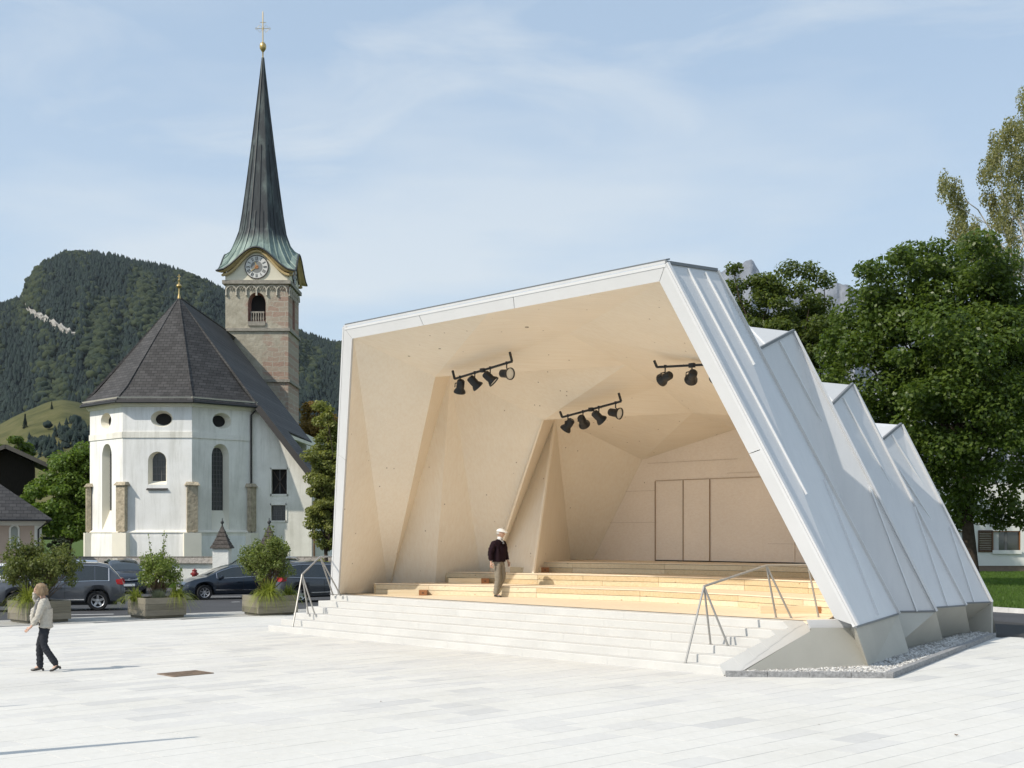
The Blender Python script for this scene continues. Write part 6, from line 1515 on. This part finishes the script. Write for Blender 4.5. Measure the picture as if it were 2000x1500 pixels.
def join_meshes(name, ms):
    bm = bmesh.new()
    for m in ms: bm.from_mesh(m)
    me = bpy.data.meshes.new(name); bm.to_mesh(me); bm.free()
    for p in me.polygons: p.use_smooth = True
    return me
def person(origin, fwd, spec, label):
    """joint coordinates are (forward, left, up) in metres from the ground point"""
    f = Vector((*fwd,0)).normalized(); l = Vector((-f.y, f.x, 0)); o = Vector(origin)
    G = lambda p: tuple(o+f*p[0]+l*p[1]+Vector((0,0,p[2]))); D = lambda p: f*p[0]+l*p[1]+Vector((0,0,p[2]))
    root = thing('person', o, label, 'person'); J = spec['J']
    # body: one continuous figure (skin), clothes over it
    js, es = [], []
    js.append((G(J['pelvis']), .06, .05)); ch = chain(js, es, [(G(J['waist']), .07, .06), (G(J['chest']), .075, .055), (G(J['neck']), .052, .052), (G(J['head0']), .052, .056)], 0)
    for s in 'lr':
        sh = chain(js, es, [(G(J['sh'+s]), .036, .034), (G(J['el'+s]), .030, .028), (G(J['wr'+s]), .027, .024)], 2)
        wv = Vector(J['wr'+s]); ev = Vector(J['el'+s]); dd = spec.get('hand_dir_'+s) or tuple(wv-ev)
        hand(js, es, sh, G(J['wr'+s]), D(dd), D(spec['thumb_'+s]), D(spec['palm_'+s]), spec.get('curl_'+s, .55), spec.get('hs', 1.15))
        k = chain(js, es, [(G(J['hip'+s]), .055, .055), (G(J['kn'+s]), .042, .045), (G(J['an'+s]), .036, .038), (G(J['to'+s]), .03, .025)], 0)
    body = skin_mesh('body', js, es)
    hd = head_mesh('head', G(J['head']), D(spec['face']), D(spec['headup']), spec.get('hr', .105))
    bo = link('body', join_meshes('body', [body, hd]), SKINM, root)
    for s in (-1,1):                                     # eyes
        fc, upv = D(spec['face']).normalized(), D(spec['headup']).normalized(); lv_ = upv.cross(fc)
        e = MB(); c = Vector(G(J['head']))+fc*.088+lv_*s*.032+upv*.006; e.lathe([(0,-.011),(.008,-.008),(.011,0),(.008,.008),(0,.011)], 8, c); e.build('eye', plain('eye_dark', (.03,.02,.015), .3) if 'eye_dark' not in bpy.data.materials else bpy.data.materials['eye_dark'], bo)
    # trousers
    js, es = [], []; t = spec['trouser_r']
    js.append((G(J['pelvis']), t[0], t[1])); chain(js, es, [(G(J['waistband']), t[0]*.97, t[1]), (G(J['waist']), t[0]*.9, t[1]*.9)], 0)
    for s in 'lr': chain(js, es, [(G(J['hip'+s]), t[2], t[2]), (G(J['kn'+s]), t[3], t[3]), (G(J['cuff'+s]), t[4], t[4])], 0)
    link('trousers', skin_mesh('trousers', js, es, 3, 0, .0042), spec['trouser_m'], root)
    # top
    js, es = [], []; t = spec['top_r']
    js.append((G(J['waist']), t[1], t[1]*.82)); chain(js, es, [(G(J['hem']), t[0], t[0]*.82)], 0); c = chain(js, es, [(G(J['chest']), t[2], t[2]*.74), (G(J['collar']), t[3], t[3])], 0); ci = len(js)-2
    for s in 'lr': chain(js, es, [(G(J['sh'+s]), t[4], t[4]), (G(J['el'+s]), t[5], t[5]), (G(J['sl'+s]), t[6], t[6])], ci)
    link(spec['top_name'], skin_mesh(spec['top_name'], js, es, 3, 0, .0045), spec['top_m'], root)
    # shoes
    for s in 'lr':
        a, to = Vector(G(J['an'+s])), Vector(G(J['to'+s])); dv = (to-a); hv = a-dv*.28+Vector((0,0,-.045))
        js, es = [], []; heel = Vector(G(J['he'+s])); ball = Vector(G(J['ba'+s])); tip = Vector(G(J['ti'+s]))
        chain(js, es, [(tuple(heel), .036, .034), (tuple(lerp(heel,ball,.5)), .036, .032), (tuple(ball), .042, .027), (tuple(tip), .026, .018)])
        so = link('shoe', skin_mesh('shoe', js, es), spec['shoe_m'], root)
        if spec.get('heel'):
            MB().tube([heel+Vector((0,0,-.01)), heel+Vector(D(spec['heel_off_'+s]))], [.026,.020], 8).build('heel', spec['shoe_m'], so)
    return root, G, D
# --- woman crossing the plaza
wo = at_z(88, 1311.5, 0)
KNIT = mat('oatmeal_knit', (.50,.47,.41), .95, 0, .1, 25, .12, 60, .6, .01, fine=.12)
DENIM = mat('charcoal_denim', (.030,.032,.038), .9, 0, .15, 14, .2, 120, .3, .004)
SHOEB = plain('black_leather', (.012,.011,.011), .3)
J = dict(pelvis=(-.0,0,.86), waistband=(-.0,0,.95), waist=(-.01,0,1.02), hem=(-.02,0,.80), chest=(.01,0,1.24), collar=(.03,0,1.40), neck=(.04,0,1.42), head0=(.07,0,1.49), head=(.075,0,1.545),
         shl=(-.005,.165,1.335), shr=(.02,-.16,1.345), ell=(.055,.215,1.07), wrl=(.20,.20,.86), sll=(.185,.205,.885), elr=(.25,-.22,1.34), wrr=(.225,-.10,1.545), slr=(.228,-.115,1.52),
         hipl=(-.01,.085,.83), hipr=(.02,-.085,.83), knl=(.0,.09,.50), knr=(.13,-.085,.50), anl=(-.25,.09,.13), anr=(.12,-.085,.095), cuffl=(-.255,.09,.115), cuffr=(.118,-.085,.045),
         tol=(-.17,.09,.05), tor=(.22,-.085,.05), hel=(-.29,.09,.115), her=(.075,-.085,.062), bal=(-.17,.09,.035), bar=(.215,-.085,.03), til=(-.11,.09,.022), tir=(.30,-.085,.022))
root, G, D = person(wo, (-1,-.05), dict(J=J, face=(.98,.05,-.22), headup=(.2,0,1), hr=.102, thumb_l=(.5,-.6,.3), palm_l=(-.1,-1,0), thumb_r=(.0,.4,-.5), palm_r=(-.6,.3,-.6), hand_dir_r=(-.25,.35,.35), hand_dir_l=(.75,-.1,-.55), curl_r=.2,
     trouser_r=(.165,.14,.108,.072,.066), trouser_m=DENIM, top_r=(.205,.185,.20,.095,.088,.068,.05), top_m=KNIT, top_name='cardigan', shoe_m=SHOEB, heel=True, heel_off_l=(-.03,0,-.055), heel_off_r=(-.02,0,-.055)),
     'woman in oatmeal cardigan and dark jeans walking left with a hand to her forehead')
# hair: short bob of overlapping locks
HAIR = mat('ash_blonde_hair', (.27,.19,.115), .55, 0, .4, 30, .3, 60, .7, .01, stretch=(1,1,.25))
hc = Vector(G(J['head'])); fc, uv_ = D((.98,.05,-.22)).normalized(), D((.2,0,1)).normalized(); lv_ = uv_.cross(fc)
def hair(parent, hc, fc, uv_, lv_, m, r, long=.0, front=.35, name='hair'):
    bm = bmesh.new(); bmesh.ops.create_uvsphere(bm, u_segments=28, v_segments=22, radius=1); rr = random.Random(3)
    kill = [v for v in bm.verts if (v.co.x > front and v.co.z < .42) or v.co.z < -.62-long+.45*max(0,v.co.x)]
    bmesh.ops.delete(bm, geom=kill, context='VERTS')
    for v in bm.verts:
        x, y, z = v.co; k = 1.13+rr.uniform(-.035,.035)+.05*math.sin(y*17+z*5)
        v.co = Vector((x*1.04*k-.06, y*.86*k, z*1.18*k+.03))*r
    bmesh.ops.solidify(bm, geom=bm.faces, thickness=.018)
    bm.transform(Matrix.Translation(hc) @ Matrix((fc,lv_,uv_)).transposed().to_4x4()); me = bpy.data.meshes.new(name); bm.to_mesh(me); bm.free()
    for p in me.polygons: p.use_smooth = True
    return link(name, me, m, parent)
hr_ = hair(root, hc, fc, uv_, lv_, HAIR, .102, .12, .30)
b = MB(); rr = random.Random(17)
for k in range(230):
    a = rr.uniform(.9,5.38); top_ = uv_*(.128+rr.uniform(-.008,.006)) - fc*.01 + (fc*math.cos(a)+lv_*math.sin(a))*.03
    mid_ = (fc*math.cos(a)*.110+lv_*math.sin(a)*.098)+uv_*rr.uniform(.03,.07); end_ = (fc*math.cos(a+rr.uniform(-.12,.12))*.112+lv_*math.sin(a)*.100)*rr.uniform(.92,1.08)+uv_*(-.085-rr.uniform(0,.03)+.05*max(0,math.cos(a)))
    b.tube([hc+top_, hc+lerp(top_,mid_,.6)*1.04, hc+mid_, hc+lerp(mid_,end_,.55)*1.03, hc+end_], [.004,.007,.007,.006,.002], 4)
b.build('hair_locks', HAIR, hr_)
gl = MB()
for s in (-1,1): gl.tube([hc+fc*.108+lv_*(s*.034+.022*math.cos(a*math.pi/6))+uv_*(.004+.018*math.sin(a*math.pi/6)) for a in range(13)], .0022, 4, False); gl.tube([hc+fc*.106+lv_*s*.058+uv_*.008, hc-fc*.01+lv_*s*.084+uv_*.012], .0022, 4)
gl.build('glasses', plain('spectacle_metal', (.25,.22,.2), .3, .8), root)
# open cardigan front hanging forward with knobbly edge, grey scarf inside
b = MB(); SC = mat('grey_scarf', (.19,.19,.195), .95, 0, .1, 20, .2)
b.tube([G((.075,.08,1.40)), G((.13,.09,1.26)), G((.15,.09,1.12))], [.035,.045,.03], 8); b.tube([G((.075,-.08,1.40)), G((.14,-.07,1.26)), G((.16,-.05,1.12))], [.035,.045,.03], 8); b.build('scarf', SC, root, 60)
b = MB()
for sy in (.06,-.05): b.tube([G((.09,sy*1.6,1.37)), G((.17,sy,1.20)), G((.21,sy,1.06)), G((.205,sy,.95)), G((.17,sy,.88))], [.028,.04,.042,.042,.02], 8)
b.build('cardigan_front', KNIT, root, 60)
b = MB(); rr = random.Random(8)
for i in range(15): t_ = i/14; p = Vector(G((.22+.03*math.sin(t_*3.1), .05+rr.uniform(-.02,.02), 1.20-.32*t_))); b.lathe([(0,-.02),(.016,-.012),(.02,0),(.016,.012),(0,.02)], 6, p)
b.build('crochet_trim', mat('cream_crochet', (.66,.63,.57), .95, 0, .1, 30, .1), root)
# --- man on the stage
mo = at_z(973, 1166.2, ZS); mo.z = ZS+.002
MS_ = 1.05
SWEAT = mat('dark_plum_sweater', (.020,.011,.015), .95, 0, .1, 30, .2, 70, .5, .008)
SLACK = mat('taupe_slacks', (.23,.205,.165), .9, 0, .15, 10, .08, 60, .15, .004)
def sm(d): return {k: tuple(x*MS_ for x in v) for k, v in d.items()}
J2 = sm(dict(pelvis=(.0,0,.93), waistband=(.01,0,1.0), waist=(.03,0,1.08), hem=(.025,0,.90), chest=(.03,0,1.33), collar=(.05,0,1.49), neck=(.05,0,1.50), head0=(.075,0,1.58), head=(.085,0,1.645),
         shl=(.03,.20,1.42), shr=(.01,-.20,1.42), ell=(.03,.285,1.15), elr=(-.07,-.27,1.15), wrl=(.11,.29,.925), wrr=(-.04,-.28,.90), sll=(.105,.29,.945), slr=(-.043,-.28,.925),
         hipl=(.02,.095,.89), hipr=(.0,-.095,.89), knl=(.08,.09,.50), knr=(.07,-.09,.50), anl=(-.13,.09,.19), anr=(-.02,-.09,.085), cuffl=(-.14,.09,.15), cuffr=(-.018,-.09,.03),
         tol=(-.10,.09,.08), tor=(.1,-.09,.04), hel=(-.19,.09,.165), her=(-.065,-.09,.04), bal=(-.12,.09,.055), bar=(.08,-.09,.032), til=(-.075,.09,.025), tir=(.165,-.09,.026)))
fw = (math.cos(R(-32)), math.sin(R(-32)))
root2, G2, D2 = person(mo, fw, dict(J=J2, face=(.98,.10,-.12), headup=(.12,0,1), hr=.110, thumb_l=(.8,-.2,.1), palm_l=(0,-1,0), thumb_r=(.8,.2,.1), palm_r=(0,1,0), curl_l=.65, curl_r=.65,
     trouser_r=(.19,.165,.132,.098,.080), trouser_m=SLACK, top_r=(.225,.255,.235,.105,.105,.080,.055), top_m=SWEAT, top_name='sweater', shoe_m=SHOEB),
     'man in white flat cap, dark sweater and taupe trousers walking on the stage')
hc2 = Vector(G2(J2['head'])); f2, u2 = D2((.98,.10,-.12)).normalized(), D2((.12,0,1)).normalized(); l2 = u2.cross(f2)
b = MB(); b.tube([G2((.05*MS_,.075,1.50*MS_)), G2((.105,.05,1.475*MS_)), G2((.135,.0,1.43*MS_))], [.022,.018,.012], 8); b.tube([G2((.05*MS_,-.075,1.50*MS_)), G2((.105,-.05,1.475*MS_)), G2((.135,.0,1.43*MS_))], [.022,.018,.012], 8)
b.lathe([(.072,-.02),(.070,.02),(.064,.045)], 16, G2((.055*MS_,0,1.515*MS_))); b.build('shirt_collar', plain('white_shirt', (.72,.72,.71), .8), root2, 60)
b = MB(); b.prism([G2((.155,.02,1.44*MS_)), G2((.155,-.02,1.44*MS_)), G2((.165,-.028,1.37*MS_)), G2((.165,.028,1.37*MS_))], [G2((.175,.02,1.44*MS_)), G2((.175,-.02,1.44*MS_)), G2((.19,-.026,1.37*MS_)), G2((.19,.026,1.37*MS_))]); b.build('tie', plain('grey_tie', (.16,.16,.17), .7), root2)
# flat cap
bm = bmesh.new(); bmesh.ops.create_uvsphere(bm, u_segments=28, v_segments=18, radius=1)
bmesh.ops.delete(bm, geom=[v for v in bm.verts if v.co.z < -.05], context='VERTS')
for v in bm.verts:
    x, y, z = v.co; v.co = Vector((x*1.28+.06, y*1.02, (z*.80+.38)*(1-.16*max(0,x)) + (0 if z > .2 else .0)))*.112
bmesh.ops.solidify(bm, geom=bm.faces, thickness=.006)
bm.transform(Matrix.Translation(hc2) @ Matrix((f2,l2,u2)).transposed().to_4x4()); me = bpy.data.meshes.new('flat_cap'); bm.to_mesh(me); bm.free()
for p in me.polygons: p.use_smooth = True
CAPM = mat('white_cap_cloth', (.70,.69,.66), .9, 0, .1, 20, .05); cap_ = link('flat_cap', me, CAPM, root2)
b = MB(); pts = []
for k in range(13): a = -1.15+2.3*k/12; pts.append((hc2+f2*(.085+.11*math.cos(a))+l2*(.11*math.sin(a))+u2*.038, hc2+f2*(.06+.07*math.cos(a))+l2*(.10*math.sin(a))+u2*.062))
b.add([q for p in pts for q in p]+[q+u2*.008 for p in pts for q in p], [(2*i,2*i+1,2*i+3,2*i+2) for i in range(12)]+[(26+2*i,26+2*i+1,26+2*i+3,26+2*i+2) for i in range(12)]+[(2*i,2*i+2,26+2*i+2,26+2*i) for i in range(12)]); b.build('peak', CAPM, cap_)
hair(root2, hc2, f2, u2, l2, mat('grey_hair', (.42,.40,.37), .7, 0, .3, 30, .2), .100, -.25, .12)
b = MB(); b.tube([G2((.01,.0,1.0*MS_))]*1+[G2((.0,.0,1.0*MS_))], .01, 4) if False else None

# ================================================================ SMALL THINGS
gp = [at_z(308,1317), at_z(340,1322.4), at_z(416,1315.4), at_z(382,1310.4)]
gr = thing('drain_grate', gp[0], 'rusty rectangular mesh drain grate set into the pale paving', 'drain grate')
RUST = mat('rusty_iron', (.26,.195,.145), .9, .2, .3, 6, .35, 40, .5, .01)
go = gp[0]; gu = (gp[1]-gp[0]); gv = (gp[3]-gp[0])
MB().poly([gp[0]+Vector((0,0,.003)), gp[1]+Vector((0,0,.003)), gp[2]+Vector((0,0,.003)), gp[3]+Vector((0,0,.003))]).build('sump', plain('sump_dark', (.11,.09,.075), .9), gr)
b = MB()
for p, q in zip(gp, gp[1:]+gp[:1]): b.bar(p+Vector((0,0,.008)), q+Vector((0,0,.008)), .035, .014)
b.build('frame', RUST, gr)
for i in range(1,14): k = i/14; MB().bar(go+gu*k+Vector((0,0,.009)), go+gu*k+gv+Vector((0,0,.009)), .010, .008).build('bar', RUST, gr)
for i in range(1,24): k = i/24; MB().bar(go+gv*k+Vector((0,0,.0095)), go+gv*k+gu+Vector((0,0,.0095)), .010, .006).build('bar', RUST, gr)
LEAFB = plain('dry_leaf', (.16,.09,.035), .9)
for i, (px, py, lab) in enumerate(((1868,1437,'curled dry brown leaf on the pale paving at lower right'),(1600,1416,'tiny dry leaf on the paving below the granite kerb'),(744,1371,'tiny dark leaf on the paving below the steps'))):
    p = at_z(px, py, .004); s = (.035,.012,.016)[i]; r = random.Random(i); vs = []
    for k in range(9): a = 2*math.pi*k/9; rd = s*(1 if k % 2 else .62)*r.uniform(.8,1.2); vs.append(p+Vector((rd*math.cos(a),rd*math.sin(a),.006+.5*s*abs(math.cos(a*1.5)))))
    b = MB(); b.add([p+Vector((0,0,.004))]+vs, [(0,1+k,1+(k+1)%9) for k in range(9)]); tag(b.build('fallen_leaf', LEAFB), lab, 'leaf')
# unseen posts added outside the frame to cast shadows across the foreground
def post(tip, h, label, r0):
    s = -Vector((sun_dir.x, sun_dir.y, 0))/sun_dir.z
    base_ = tip-s*h; o = thing('shadow_post', base_, label, 'added post', 'unseen posts left of the picture')
    MB().tube([base_, base_+Vector((0,0,h*.7)), base_+Vector((0,0,h))], [r0,r0*.55,r0*.25], 12).build('column', plain('galvanised_%d' % int(h*10), (.4,.4,.41), .5, .6), o, 50)
    MB().lathe([(r0*1.7,0),(r0*1.7,.03),(r0,.04)], 14, base_).build('base_flange', bpy.data.materials['galvanised_%d' % int(h*10)], o)
post(at_z(382,1439.5), 5.6, 'unseen tapered steel column added left of the picture to cast the foreground shadow', .17)
post(at_z(52,1376.5), 4.6, 'shorter unseen steel column added left of the picture for its shadow, farther back', .10)
